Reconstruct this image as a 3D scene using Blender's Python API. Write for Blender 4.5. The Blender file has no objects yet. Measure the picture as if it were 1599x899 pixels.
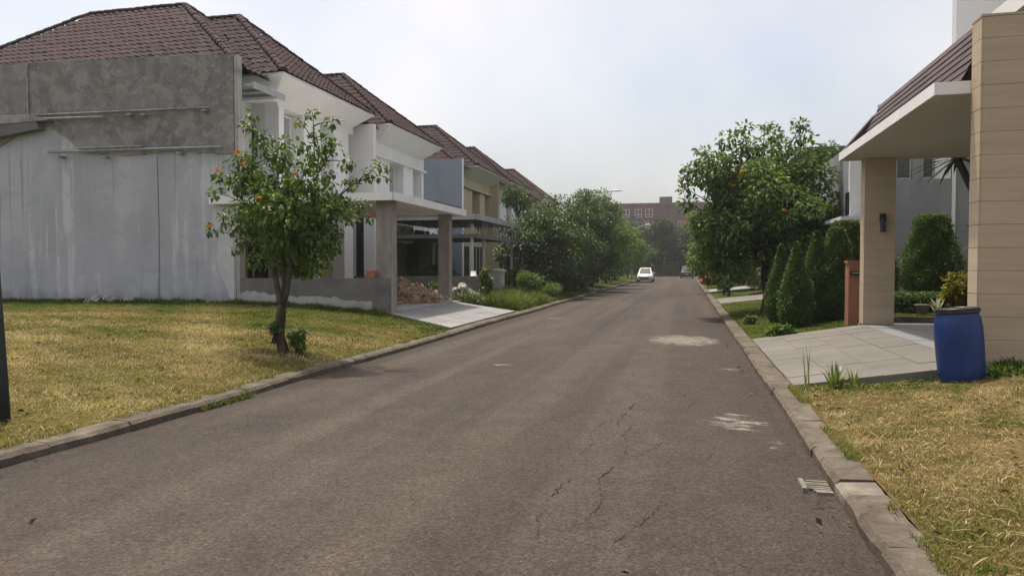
import bpy, math, random
import numpy as np
from mathutils import Vector, Matrix

R = math.radians
S = bpy.context.scene
C = S.collection
random.seed(7)
RNG = np.random.default_rng(11)

# ------------------------------------------------------------------ camera
cd = bpy.data.cameras.new("camera")
cam = bpy.data.objects.new("camera", cd)
C.objects.link(cam)
cam.location = (0, 0, 1.65)
cam.rotation_euler = (R(90 - 1.713), 0, R(13.70))
cd.sensor_width = 36
cd.lens = 25.22
cd.clip_start = 0.05
cd.clip_end = 3000
S.camera = cam

# ------------------------------------------------------------------ sky, sun, exposure
SUN_DIR = Vector((-0.22, 0.20, 1.0)).normalized()
elev = math.asin(SUN_DIR.z)
azim = math.atan2(SUN_DIR.x, SUN_DIR.y)
W = bpy.data.worlds.new("World")
S.world = W
W.use_nodes = True
wt = W.node_tree
for n_ in list(wt.nodes):
    wt.nodes.remove(n_)
w_out = wt.nodes.new("ShaderNodeOutputWorld")
w_sky = wt.nodes.new("ShaderNodeTexSky")
w_sky.sky_type = 'NISHITA'
w_sky.sun_disc = False
w_sky.sun_elevation = elev
w_sky.sun_rotation = azim
w_sky.dust_density = 6.0
w_sky.air_density = 1.4
w_sky.ozone_density = 1.0
w_bg = wt.nodes.new("ShaderNodeBackground")
w_bg.inputs[1].default_value = 0.12
wt.links.new(w_sky.outputs[0], w_bg.inputs[0])
# thin even layer of bright haze cloud over the whole sky
w_tc = wt.nodes.new("ShaderNodeTexCoord")
w_no = wt.nodes.new("ShaderNodeTexNoise")
w_no.inputs['Scale'].default_value = 2.3
w_no.inputs['Detail'].default_value = 5
w_no.inputs['Roughness'].default_value = 0.5
wt.links.new(w_tc.outputs['Generated'], w_no.inputs['Vector'])
w_sep = wt.nodes.new("ShaderNodeSeparateXYZ")
wt.links.new(w_tc.outputs['Generated'], w_sep.inputs[0])
w_el = wt.nodes.new("ShaderNodeValToRGB")          # haze is thickest and bluest towards the horizon
w_el.color_ramp.elements[0].position = 0.0
w_el.color_ramp.elements[0].color = (0.33, 0.345, 0.41, 1)
w_el.color_ramp.elements[1].position = 0.40
w_el.color_ramp.elements[1].color = (0.175, 0.115, 0.04, 1)
e_ = w_el.color_ramp.elements.new(0.16)
e_.color = (0.19, 0.165, 0.18, 1)
wt.links.new(w_sep.outputs[2], w_el.inputs[0])
w_rg = wt.nodes.new("ShaderNodeValToRGB")
w_rg.color_ramp.elements[0].position = 0.3
w_rg.color_ramp.elements[0].color = (0.36, 0.47, 0.64, 1)
w_rg.color_ramp.elements[1].position = 0.72
w_rg.color_ramp.elements[1].color = (1.75, 1.58, 1.34, 1)
wt.links.new(w_no.outputs[0], w_rg.inputs[0])
w_rp = wt.nodes.new("ShaderNodeMix")
w_rp.data_type = 'RGBA'
w_rp.blend_type = 'MULTIPLY'
w_rp.inputs[0].default_value = 1.0
wt.links.new(w_el.outputs[0], w_rp.inputs[6])
wt.links.new(w_rg.outputs[0], w_rp.inputs[7])
w_veil = wt.nodes.new("ShaderNodeBackground")
w_veil.inputs[1].default_value = 1.0
wt.links.new(w_rp.outputs[2], w_veil.inputs[0])
w_add = wt.nodes.new("ShaderNodeAddShader")
wt.links.new(w_bg.outputs[0], w_add.inputs[0])
wt.links.new(w_veil.outputs[0], w_add.inputs[1])
wt.links.new(w_add.outputs[0], w_out.inputs[0])

sl = bpy.data.lights.new("sun", 'SUN')
sl.energy = 3.0
sl.angle = R(2.0)
sl.color = (1.0, 0.93, 0.82)
sun = bpy.data.objects.new("sun", sl)
C.objects.link(sun)
sun.rotation_euler = SUN_DIR.to_track_quat('Z', 'Y').to_euler()
sun.location = (0, 0, 60)

S.view_settings.view_transform = 'Standard'
S.view_settings.look = 'None'
S.view_settings.exposure = 0.50
S.view_settings.gamma = 1.0
S.render.engine = 'CYCLES'
S.cycles.max_bounces = 6
S.cycles.diffuse_bounces = 3
S.cycles.transparent_max_bounces = 8
S.cycles.use_denoising = True

# ------------------------------------------------------------------ helpers: objects
def link(o):
    C.objects.link(o)
    return o

def tag(o, label=None, cat=None, group=None, kind=None):
    if label: o["label"] = label
    if cat: o["category"] = cat
    if group: o["group"] = group
    if kind: o["kind"] = kind
    return o

def thing(name, label, cat, loc=(0, 0, 0), group=None, kind=None):
    o = bpy.data.objects.new(name, None)
    o.empty_display_size = 0.2
    o.location = loc
    link(o)
    return tag(o, label, cat, group, kind)

def put(o, parent):
    # children are modelled in world coordinates
    if parent is not None:
        o.parent = parent
        if parent.parent is None:
            o.matrix_parent_inverse = Matrix.Translation(-parent.location)
        link(o)
    else:
        link(o)
    return o

def mesh_np(name, V, F, m, parent=None, var=None, smooth=False):
    """V (n,3), F (k,3) or (k,4) arrays"""
    V = np.asarray(V, dtype=np.float32); F = np.asarray(F, dtype=np.int32)
    me = bpy.data.meshes.new(name)
    k = F.shape[1]
    me.vertices.add(len(V)); me.vertices.foreach_set("co", V.ravel())
    me.loops.add(F.size); me.loops.foreach_set("vertex_index", F.ravel())
    me.polygons.add(len(F))
    me.polygons.foreach_set("loop_start", np.arange(0, F.size, k, dtype=np.int32))
    me.update(calc_edges=True)
    me.polygons.foreach_set("use_smooth", np.full(len(F), bool(smooth)))
    if var is not None:
        a = me.attributes.new("var", 'FLOAT', 'POINT')
        a.data.foreach_set("value", np.asarray(var, dtype=np.float32))
    me.materials.append(m)
    o = bpy.data.objects.new(name, me)
    return put(o, parent)

class MB:
    def __init__(s):
        s.v = []; s.f = []
    def add(s, v, f):
        b = len(s.v); s.v += [tuple(p) for p in v]; s.f += [tuple(i + b for i in q) for q in f]
        return s
    def box(s, x0, x1, y0, y1, z0, z1):
        return s.add([(x0,y0,z0),(x1,y0,z0),(x1,y1,z0),(x0,y1,z0),(x0,y0,z1),(x1,y0,z1),(x1,y1,z1),(x0,y1,z1)],
              [(0,3,2,1),(4,5,6,7),(0,1,5,4),(1,2,6,5),(2,3,7,6),(3,0,4,7)])
    def prism(s, pts, off):
        """extrude polygon pts (3D) along the vector off"""
        n = len(pts); o = Vector(off)
        v = [Vector(p) for p in pts] + [Vector(p) + o for p in pts]
        return s.add(v, [tuple(range(n))[::-1], tuple(range(n, 2*n))] + [(i, (i+1) % n, n + (i+1) % n, n + i) for i in range(n)])
    def tube(s, pts, rad, n=8, cap=True):
        pts = [Vector(p) for p in pts]
        if not hasattr(rad, '__len__'): rad = [rad] * len(pts)
        b = len(s.v); up = Vector((0.13, 0.31, 1)).normalized()
        for i, p in enumerate(pts):
            d = (pts[min(i+1, len(pts)-1)] - pts[max(i-1, 0)])
            d = d.normalized() if d.length > 1e-9 else Vector((0, 0, 1))
            a = d.cross(up)
            if a.length < 0.15: a = d.cross(Vector((1, 0, 0)))
            a.normalize(); c = d.cross(a)
            for k in range(n):
                t = 2 * math.pi * k / n
                s.v.append(tuple(p + (a * math.cos(t) + c * math.sin(t)) * rad[i]))
        for i in range(len(pts) - 1):
            for k in range(n):
                k2 = (k+1) % n
                s.f.append((b+i*n+k, b+i*n+k2, b+(i+1)*n+k2, b+(i+1)*n+k))
        if cap:
            s.f.append(tuple(b+k for k in range(n))[::-1]); e = b + (len(pts)-1)*n
            s.f.append(tuple(e+k for k in range(n)))
        return s
    def lathe(s, prof, n=24, c=(0, 0, 0)):
        b = len(s.v)
        for r, z in prof:
            for k in range(n):
                t = 2*math.pi*k/n
                s.v.append((c[0]+r*math.cos(t), c[1]+r*math.sin(t), c[2]+z))
        for i in range(len(prof)-1):
            for k in range(n):
                k2 = (k+1) % n
                s.f.append((b+i*n+k, b+i*n+k2, b+(i+1)*n+k2, b+(i+1)*n+k))
        return s
    def mesh(s, name, m):
        me = bpy.data.meshes.new(name); me.from_pydata(s.v, [], s.f); me.update()
        me.materials.append(m)
        return me
    def build(s, name, m, parent=None, smooth=False, bevel=0.0, kind=None):
        me = s.mesh(name, m)
        if smooth:
            for p in me.polygons: p.use_smooth = True
        o = bpy.data.objects.new(name, me)
        put(o, parent)
        if bevel:
            bv = o.modifiers.new("bevel", 'BEVEL'); bv.width = bevel; bv.segments = 2; bv.limit_method = 'ANGLE'
        if kind: o["kind"] = kind
        return o

def box(name, m, b, parent=None, bevel=0.0):
    return MB().box(*b).build(name, m, parent, bevel=bevel)

def inst(name, me, M4, parent):
    o = bpy.data.objects.new(name, me)
    o.matrix_basis = M4
    return put(o, parent)

# ------------------------------------------------------------------ helpers: materials
def new_mat(name):
    m = bpy.data.materials.new(name); m.use_nodes = True
    t = m.node_tree
    return m, t, t.nodes['Principled BSDF'], t.nodes['Material Output']

def nd(t, typ, ins=None, **props):
    n = t.nodes.new(typ)
    for k, v in props.items(): setattr(n, k, v)
    for k, v in (ins or {}).items():
        if isinstance(v, bpy.types.NodeSocket): t.links.new(v, n.inputs[k])
        else: n.inputs[k].default_value = v
    return n

def col4(c): return (c[0], c[1], c[2], 1)

def ramp(t, fac, stops):
    n = t.nodes.new("ShaderNodeValToRGB"); e = n.color_ramp.elements
    e[0].position, e[0].color = stops[0][0], col4(stops[0][1])
    e[1].position, e[1].color = stops[-1][0], col4(stops[-1][1])
    for p, c in stops[1:-1]:
        q = e.new(p); q.color = col4(c)
    t.links.new(fac, n.inputs[0])
    return n.outputs[0]

def pos(t, sc=(1, 1, 1)):
    g = nd(t, "ShaderNodeNewGeometry")
    if sc == (1, 1, 1): return g.outputs['Position']
    v = nd(t, "ShaderNodeVectorMath", {0: g.outputs['Position'], 1: sc}, operation='MULTIPLY')
    return v.outputs[0]

def noise(t, vec, scale, detail=5, rough=0.55, dist=0.0):
    return nd(t, "ShaderNodeTexNoise", {'Vector': vec, 'Scale': scale, 'Detail': detail, 'Roughness': rough, 'Distortion': dist}).outputs[0]

def mix(t, fac, a, b, mode='MIX'):
    n = nd(t, "ShaderNodeMix", data_type='RGBA', blend_type=mode)
    for i, v in ((0, fac), (6, a), (7, b)):
        if isinstance(v, bpy.types.NodeSocket): t.links.new(v, n.inputs[i])
        else: n.inputs[i].default_value = col4(v) if i > 0 else v
    return n.outputs[2]

def math_n(t, op, a, b=0.0, c=0.0, clamp=False):
    n = nd(t, "ShaderNodeMath", operation=op, use_clamp=clamp)
    for i, v in enumerate((a, b, c)):
        if isinstance(v, bpy.types.NodeSocket): t.links.new(v, n.inputs[i])
        else: n.inputs[i].default_value = v
    return n.outputs[0]

def smooth(t, v, lo, hi):
    n = nd(t, "ShaderNodeMapRange", {0: v, 1: lo, 2: hi}, interpolation_type='SMOOTHSTEP')
    return n.outputs[0]

def M(name, stops, scale=2.0, stretch=(1, 1, 1), rough=0.8, grain=0.15, gscale=60, bump=0.2, bdist=0.01, spec=0.3, metal=0.0, detail=6, piece=0.0, dist=0.3):
    """layered noise colour + grain + bump; piece = brightness spread from object to object"""
    m, t, b, o = new_mat(name)
    if isinstance(stops[0], (int, float)): stops = [(0.3, [x*0.86 for x in stops]), (0.7, stops)]
    p = pos(t, stretch)
    c = ramp(t, noise(t, p, scale, detail, 0.6, dist), stops)
    g = noise(t, pos(t), gscale, 3, 0.7)
    if grain:
        c = mix(t, 1.0, c, ramp(t, g, [(0.25, [1-grain]*3), (0.75, [1+grain]*3)]), 'MULTIPLY')
    if piece:
        oi = nd(t, "ShaderNodeObjectInfo")
        c = mix(t, 1.0, c, ramp(t, oi.outputs['Random'], [(0.0, [1-piece]*3), (1.0, [1+piece]*3)]), 'MULTIPLY')
    t.links.new(c, b.inputs['Base Color'])
    b.inputs['Roughness'].default_value = rough
    b.inputs['Specular IOR Level'].default_value = spec
    b.inputs['Metallic'].default_value = metal
    if bump:
        bn = nd(t, "ShaderNodeBump", {'Strength': bump, 'Distance': bdist, 'Height': g})
        t.links.new(bn.outputs[0], b.inputs['Normal'])
    return m

def leaf_mat(name, stops, trans=0.3, gloss=0.35, spec=0.4):
    m, t, b, o = new_mat(name)
    a = nd(t, "ShaderNodeAttribute", attribute_name="var")
    c = ramp(t, a.outputs['Fac'], stops)
    t.links.new(c, b.inputs['Base Color'])
    b.inputs['Roughness'].default_value = gloss
    b.inputs['Specular IOR Level'].default_value = spec
    tr = nd(t, "ShaderNodeBsdfTranslucent")
    ct = mix(t, 1.0, c, (1.5, 1.6, 0.5), 'MULTIPLY')
    t.links.new(ct, tr.inputs[0])
    mx = nd(t, "ShaderNodeMixShader", {0: trans, 1: b.outputs[0], 2: tr.outputs[0]})
    t.links.new(mx.outputs[0], o.inputs[0])
    return m

def glass_mat(name, c=(0.03, 0.035, 0.04), rough=0.05, spec=0.6):
    m, t, b, o = new_mat(name)
    n = noise(t, pos(t), 0.8, 2)
    cc = ramp(t, n, [(0.3, [x*0.7 for x in c]), (0.7, [x*1.3 for x in c])])
    t.links.new(cc, b.inputs['Base Color'])
    b.inputs['Roughness'].default_value = rough
    b.inputs['Specular IOR Level'].default_value = spec
    return m

MT = {}
MT['white'] = M("white_paint", [(0.25, (0.70, 0.70, 0.69)), (0.6, (0.80, 0.80, 0.79)), (0.8, (0.82, 0.82, 0.81))], 0.9, (1, 1, .35), 0.7, 0.04, 40, 0.1)
MT['white2'] = M("white_grey_paint", [(0.25, (0.52, 0.53, 0.54)), (0.7, (0.68, 0.69, 0.70))], 0.8, (1, 1, .3), 0.75, 0.05, 40, 0.1)
MT['soffit'] = M("soffit_board", [(0.25, (0.70, 0.70, 0.68)), (0.7, (0.79, 0.79, 0.775))], 0.6, (1, 1, 1), 0.8, 0.03, 30, 0.05)
MT['ceiling'] = M("carport_ceiling", [(0.25, (0.46, 0.42, 0.35)), (0.7, (0.52, 0.475, 0.40))], 0.6, (1, 1, 1), 0.8, 0.03, 30, 0.05)
MT['cream'] = M("cream_paint", [(0.25, (0.42, 0.37, 0.24)), (0.7, (0.56, 0.50, 0.33))], 0.8, (1, 1, .3), 0.75, 0.05, 40, 0.1)
MT['tan_and_shade'] = M("tan_paint_and_shade", [(0.25, (0.27, 0.22, 0.15)), (0.7, (0.36, 0.30, 0.21))], 0.8, (1, 1, .3), 0.75, 0.05, 40, 0.1)
MT['bluewall'] = M("pale_blue_wall", [(0.25, (0.17, 0.2125, 0.2465)), (0.5, (0.2295, 0.2805, 0.3272)), (0.75, (0.255, 0.306, 0.3485))], 0.7, (1, 1, .25), 0.85, 0.06, 30, 0.15)
MT['greypaint'] = M("grey_render", [(0.25, (0.20, 0.205, 0.22)), (0.7, (0.29, 0.295, 0.31))], 1.0, (1, 1, .5), 0.85, 0.07, 30, 0.15)
MT['darkgrey'] = M("dark_grey_paint", [(0.25, (0.055, 0.06, 0.07)), (0.7, (0.08, 0.085, 0.10))], 0.8, (1, 1, .4), 0.7, 0.06, 30, 0.1)
def plaster_mat():
    m, t, b, o = new_mat("bare_cement")
    p = pos(t)
    c = ramp(t, noise(t, p, 0.9, 8, 0.66, 0.25), [(0.25, (0.150, 0.146, 0.138)), (0.5, (0.225, 0.220, 0.208)), (0.75, (0.290, 0.284, 0.270))])
    for sc, lo, hi, k, q in ((1.5, .50, .54, .55, (0.33, 0.325, 0.31)), (2.1, .53, .56, .5, (0.145, 0.143, 0.137)), (3.4, .56, .60, .45, (0.36, 0.35, 0.33))):
        n1 = smooth(t, noise(t, pos(t, (1, 1, 1.2)), sc, 7, 0.62, 0.35), lo, hi)
        c = mix(t, math_n(t, 'MULTIPLY', n1, k), c, q)
    # rain streaks from the top edge
    st = smooth(t, noise(t, pos(t, (1, 1, .09)), 2.2, 5, 0.6), .54, .70)
    c = mix(t, math_n(t, 'MULTIPLY', st, .30), c, (0.115, 0.113, 0.108))
    g = noise(t, p, 24, 4, 0.75)
    c = mix(t, 1.0, c, ramp(t, g, [(0.25, (0.82, 0.82, 0.82)), (0.75, (1.16, 1.16, 1.16))]), 'MULTIPLY')
    t.links.new(c, b.inputs['Base Color']); b.inputs['Roughness'].default_value = 0.95; b.inputs['Specular IOR Level'].default_value = 0.1
    bn = nd(t, "ShaderNodeBump", {'Strength': 0.6, 'Distance': 0.014, 'Height': g})
    t.links.new(bn.outputs[0], b.inputs['Normal'])
    return m
MT['plaster'] = plaster_mat()
MT['cement_dark'] = M("damp_cement", [(0.25, (0.115, 0.112, 0.11)), (0.55, (0.165, 0.16, 0.155)), (0.8, (0.21, 0.205, 0.20))], 1.6, (1, 1, 1.3), 0.95, 0.1, 25, 0.4, 0.01, 0.15, 0, 7)
MT['cement_pale'] = M("pale_cement", [(0.25, (0.22, 0.22, 0.21)), (0.5, (0.36, 0.36, 0.34)), (0.8, (0.46, 0.46, 0.44))], 2.6, (1, 1, 1), 0.95, 0.12, 30, 0.4, 0.01, 0.15, 0, 7)
MT['column'] = M("rough_column_cement", [(0.2, (0.17, 0.15, 0.13)), (0.5, (0.29, 0.265, 0.235)), (0.8, (0.36, 0.335, 0.30))], 3.0, (1, 1, .35), 0.95, 0.14, 30, 0.5, 0.01, 0.1, 0, 7)
MT['kerb'] = M("kerb_concrete", [(0.25, (0.0528, 0.0421, 0.0316)), (0.42, (0.0962, 0.0809, 0.0625)), (0.6, (0.1334, 0.1161, 0.0923)), (0.8, (0.1924, 0.1728, 0.1412))], 3.4, (1, 1, 1), 0.95, 0.28, 38, 0.7, 0.012, 0.15, 0, 8, 0.13, 0.8)
MT['kerb_pale'] = M("kerb_concrete_pale", [(0.3, (0.0989, 0.0873, 0.0698)), (0.7, (0.2329, 0.211, 0.1718))], 4, (1, 1, 1), 0.95, 0.2, 40, 0.6, 0.01)
MT['paver'] = M("pale_paver", [(0.2, (0.1114, 0.104, 0.0921)), (0.5, (0.1449, 0.1375, 0.1222)), (0.8, (0.1672, 0.1579, 0.1391))], 1.4, (1, 1, 1), 0.85, 0.07, 45, 0.25, 0.006, 0.25, 0, 7, 0.07)
MT['paver_w'] = M("pale_grey_paver", [(0.2, (0.1801, 0.1828, 0.1801)), (0.5, (0.2279, 0.2306, 0.2279)), (0.8, (0.265, 0.265, 0.2596))], 1.4, (1, 1, 1), 0.85, 0.07, 45, 0.25, 0.006, 0.25, 0, 7, 0.06)
MT['paver_in'] = M("blue_grey_paver", [(0.2, (0.1664, 0.176, 0.1856)), (0.8, (0.2304, 0.2368, 0.2432))], 1.4, (1, 1, 1), 0.6, 0.06, 45, 0.15, 0.005, 0.3, 0, 6, 0.05)
MT['joint'] = M("joint_mortar", (0.16, 0.15, 0.13), 5, (1, 1, 1), 0.95, 0.15, 50, 0.3)
MT['clad'] = M("tan_cladding", [(0.2, (0.3696, 0.2942, 0.2036)), (0.5, (0.4298, 0.3499, 0.2459)), (0.8, (0.4827, 0.3952, 0.2865))], 2.2, (.4, .4, 3.5), 0.7, 0.045, 70, 0.12, 0.005, 0.3, 0, 6, 0.035)
MT['clad_core'] = M("cladding_joint", (0.2904, 0.236, 0.1694), 4)
MT['tile'] = M("clay_roof_tile", [(0.25, (0.0363, 0.0243, 0.0252)), (0.5, (0.0534, 0.0363, 0.0372)), (0.8, (0.0696, 0.0513, 0.0529))], 4.2, (1, 1, 1), 0.85, 0.16, 18, 0.2, 0.006, 0.12, 0, 8, 0.24)
MT['tile_ridge'] = M("ridge_tile", [(0.2, (0.0341, 0.0197, 0.0207)), (0.6, (0.0548, 0.0348, 0.0364)), (0.85, (0.1232, 0.1, 0.1072))], 5, (1, 1, 1), 0.85, 0.16, 30, 0.2, 0.006, 0.12, 0, 7, 0.2)
MT['tile_under'] = M("roof_underlay", (0.035, 0.024, 0.022), 2)
MT['flat_tile'] = M("flat_roof_tile", [(0.2, (0.0452, 0.0267, 0.0244)), (0.8, (0.0692, 0.0422, 0.0395))], 2.0, (1, 1, 1), 0.6, 0.1, 30, 0.15, 0.005, 0.35, 0, 6, 0.1)
MT['metal'] = M("grey_steel", [(0.3, (0.26, 0.273, 0.273)), (0.7, (0.416, 0.429, 0.429))], 3, (1, 1, 1), 0.45, 0.1, 30, 0.1, 0.004, 0.5, 0.3)
MT['rust'] = M("weathered_pipe", [(0.25, (0.10, 0.085, 0.075)), (0.5, (0.28, 0.27, 0.26)), (0.8, (0.42, 0.42, 0.41))], 3, (1, 1, 1), 0.6, 0.15, 30, 0.1, 0.004, 0.5, 0.2)
MT['black'] = M("black_plastic", (0.012, 0.012, 0.014), 3, (1, 1, 1), 0.4, 0.1, 40, 0.05, 0.003, 0.5)
MT['dark'] = M("dark_opening", (0.014, 0.013, 0.012), 1, (1, 1, 1), 0.9, 0.1, 10, 0)
MT['stone_dark'] = M("dark_stone", [(0.3, (0.035, 0.037, 0.036)), (0.7, (0.075, 0.078, 0.075))], 6, (1, 1, 1.5), 0.7, 0.3, 30, 0.5, 0.01)
MT['mosaic'] = M("dark_mosaic", [(0.3, (0.012, 0.0136, 0.0176)), (0.7, (0.036, 0.0384, 0.0464))], 14, (1, 1, 1), 0.5, 0.3, 30, 0.3, 0.01)
MT['brick'] = M("orange_brick", [(0.25, (0.26, 0.10, 0.055)), (0.75, (0.40, 0.17, 0.10))], 8, (1, 1, 1), 0.9, 0.2, 50, 0.4)
MT['rubble'] = M("rubble_brown", [(0.2, (0.3621, 0.2409, 0.1605)), (0.5, (0.5595, 0.3855, 0.2645)), (0.8, (0.724, 0.5621, 0.4331))], 5, (1, 1, 1), 0.95, 0.25, 40, 0.5, 0.01, 0.1, 0, 6, 0.3)
MT['rubble_w'] = M("rubble_pale", [(0.25, (0.3, 0.2719, 0.2438)), (0.75, (0.4688, 0.45, 0.4219))], 6, (1, 1, 1), 0.95, 0.2, 40, 0.5, 0.01, 0.1, 0, 6, 0.3)
MT['terracotta'] = M("terracotta_post", [(0.25, (0.23, 0.105, 0.06)), (0.75, (0.31, 0.15, 0.09))], 2, (1, 1, 1), 0.85, 0.08, 40, 0.2)
MT['pole'] = M("dark_green_pole", [(0.3, (0.006, 0.014, 0.012)), (0.7, (0.010, 0.022, 0.019))], 4, (1, 1, .3), 0.5, 0.1, 50, 0.1, 0.003, 0.4)
MT['glass'] = glass_mat("window_glass", (0.05, 0.055, 0.06))
MT['glass_d'] = glass_mat("dark_glass", (0.012, 0.014, 0.016), 0.12, 0.35)
MT['car_glass'] = glass_mat("car_glass", (0.03, 0.033, 0.036), 0.25, 0.15)
MT['glass_sage'] = glass_mat("frosted_sage_glass", (0.19, 0.22, 0.20), 0.3, 0.4)
MT['curtain'] = M("curtained_glass", [(0.3, (0.28, 0.28, 0.28)), (0.7, (0.40, 0.40, 0.40))], 4, (6, 6, .2), 0.25, 0.05, 20, 0, 0.01, 0.5)
MT['bark'] = M("bark", [(0.25, (0.030, 0.025, 0.020)), (0.5, (0.065, 0.054, 0.043)), (0.78, (0.14, 0.12, 0.098))], 7, (1, 1, .35), 0.95, 0.25, 50, 0.7, 0.015, 0.1)
MT['bark_d'] = M("dark_bark", [(0.3, (0.035, 0.03, 0.025)), (0.7, (0.09, 0.075, 0.06))], 7, (1, 1, .35), 0.95, 0.25, 50, 0.6, 0.015, 0.1)
MT['soil'] = M("soil", [(0.3, (0.09, 0.07, 0.045)), (0.7, (0.17, 0.135, 0.09))], 2, (1, 1, 1), 1, 0.25, 30, 0.6)
MT['paint_w'] = M("weathered_white_metal", [(0.2, (0.30, 0.29, 0.25)), (0.6, (0.48, 0.48, 0.45)), (0.8, (0.58, 0.58, 0.56))], 3, (1, 1, .4), 0.6, 0.1, 40, 0.1)
MT['plastic_w'] = M("white_plastic", (0.72, 0.72, 0.70), 3, (1, 1, 1), 0.4, 0.04, 40, 0.05)
MT['plastic_o'] = M("orange_plastic", (0.62, 0.20, 0.04), 3, (1, 1, 1), 0.5, 0.06, 40, 0.05)
MT['plastic_r'] = M("red_cloth", (0.45, 0.05, 0.045), 3, (1, 1, 1), 0.7, 0.1, 40, 0.1)
MT['rubber'] = M("tyre_rubber", (0.012, 0.012, 0.012), 3, (1, 1, 1), 0.9, 0.1, 40, 0.1)
MT['alu'] = M("alloy", (0.45, 0.45, 0.46), 3, (1, 1, 1), 0.3, 0.05, 40, 0, 0.01, 0.5, 0.8)
MT['lens'] = M("lamp_lens", (0.75, 0.75, 0.72), 3, (1, 1, 1), 0.15, 0.05, 40, 0, 0.01, 0.6)
MT['redlens'] = M("tail_lens", (0.35, 0.02, 0.02), 3, (1, 1, 1), 0.2, 0.05, 40, 0, 0.01, 0.6)
MT['far_brick'] = M("brown_brick_facade", [(0.3, (0.1242, 0.0792, 0.0736)), (0.7, (0.161, 0.1045, 0.0954))], 0.3, (1, 1, 1), 0.9, 0.1, 3, 0)
MT['far_grey'] = M("grey_facade", [(0.3, (0.11, 0.11, 0.12)), (0.7, (0.15, 0.15, 0.16))], 0.3, (1, 1, 1), 0.9, 0.1, 3, 0)
MT['far_red'] = M("red_brick_facade", [(0.3, (0.16, 0.0667, 0.0552)), (0.7, (0.2, 0.0862, 0.072))], 0.3, (1, 1, 1), 0.9, 0.1, 3, 0)

def drum_mat():
    m, t, b, o = new_mat("blue_drum_plastic")
    c = ramp(t, noise(t, pos(t, (1, 1, .5)), 5, 6, 0.6), [(0.3, (0.002, 0.020, 0.105)), (0.6, (0.003, 0.030, 0.150)), (0.85, (0.012, 0.050, 0.185))])
    dst = smooth(t, noise(t, pos(t), 11, 6, 0.7), 0.6, 0.8)
    c = mix(t, math_n(t, 'MULTIPLY', dst, 0.35), c, (0.15, 0.16, 0.19))
    t.links.new(c, b.inputs['Base Color']); b.inputs['Roughness'].default_value = 0.42
    b.inputs['Specular IOR Level'].default_value = 0.45
    bn = nd(t, "ShaderNodeBump", {'Strength': 0.15, 'Distance': 0.01, 'Height': noise(t, pos(t), 9, 4)})
    t.links.new(bn.outputs[0], b.inputs['Normal'])
    return m
MT['drum'] = drum_mat()

def car_mat(name, c):
    m, t, b, o = new_mat(name)
    cc = ramp(t, noise(t, pos(t), 3, 4), [(0.3, [x*0.92 for x in c]), (0.7, c)])
    t.links.new(cc, b.inputs['Base Color'])
    b.inputs['Roughness'].default_value = 0.28; b.inputs['Coat Weight'].default_value = 0.6; b.inputs['Coat Roughness'].default_value = 0.08
    return m
MT['car_silver'] = car_mat("silver_car_paint", (0.62, 0.62, 0.63))
MT['car_dark'] = car_mat("dark_car_paint", (0.035, 0.03, 0.045))

def streaked_wall():
    m, t, b, o = new_mat("washed_grey_wall")
    p = pos(t)
    big = ramp(t, noise(t, pos(t, (1, 1, .55)), 0.55, 7, 0.6, 0.5), [(0.25, (0.3356, 0.3526, 0.3826)), (0.5, (0.4251, 0.4407, 0.4747)), (0.75, (0.4997, 0.5112, 0.5404))])
    fine = noise(t, pos(t, (1, 1, .07)), 2.6, 6, 0.65, 0.2)
    c = mix(t, math_n(t, 'MULTIPLY', smooth(t, fine, 0.55, 0.63), 0.55), big, (0.6414, 0.6464, 0.6645))
    f2 = noise(t, pos(t, (1.7, 1, .05)), 3.3, 5, 0.6, 0.1)
    c = mix(t, math_n(t, 'MULTIPLY', smooth(t, f2, 0.58, 0.66), 0.5), c, (0.2237, 0.235, 0.26))
    # damp band with moss near the ground
    sep = nd(t, "ShaderNodeSeparateXYZ", {0: p})
    low = math_n(t, 'MULTIPLY', smooth(t, math_n(t, 'SUBTRACT', math_n(t, 'MULTIPLY', noise(t, p, 2.2, 5), 0.9), math_n(t, 'SUBTRACT', sep.outputs[2], 0.55)), -0.05, 0.45), 0.55)
    c = mix(t, low, c, (0.16, 0.175, 0.175))
    coat = smooth(t, noise(t, pos(t, (1, 1, 1.3)), 0.8, 8, 0.68, 0.3), 0.52, 0.545)
    c = mix(t, math_n(t, 'MULTIPLY', coat, 0.35), c, (0.33, 0.345, 0.37))
    spk = smooth(t, noise(t, p, 7.5, 5, 0.7), 0.66, 0.72)
    c = mix(t, math_n(t, 'MULTIPLY', spk, 0.5), c, (0.17, 0.175, 0.18))
    blot = smooth(t, noise(t, p, 3.0, 8, 0.72, 0.4), 0.60, 0.66)
    c = mix(t, math_n(t, 'MULTIPLY', blot, 0.35), c, (0.42, 0.43, 0.43))
    g = noise(t, p, 30, 3, 0.7)
    c = mix(t, 1.0, c, ramp(t, g, [(0.2, (0.9, 0.9, 0.9)), (0.8, (1.1, 1.1, 1.1))]), 'MULTIPLY')
    t.links.new(c, b.inputs['Base Color']); b.inputs['Roughness'].default_value = 0.95; b.inputs['Specular IOR Level'].default_value = 0.1
    hh = math_n(t, 'ADD', g, math_n(t, 'MULTIPLY', noise(t, p, 4, 4), 1.5))
    bn = nd(t, "ShaderNodeBump", {'Strength': 0.35, 'Distance': 0.02, 'Height': hh})
    t.links.new(bn.outputs[0], b.inputs['Normal'])
    return m
MT['wash'] = streaked_wall()

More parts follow.
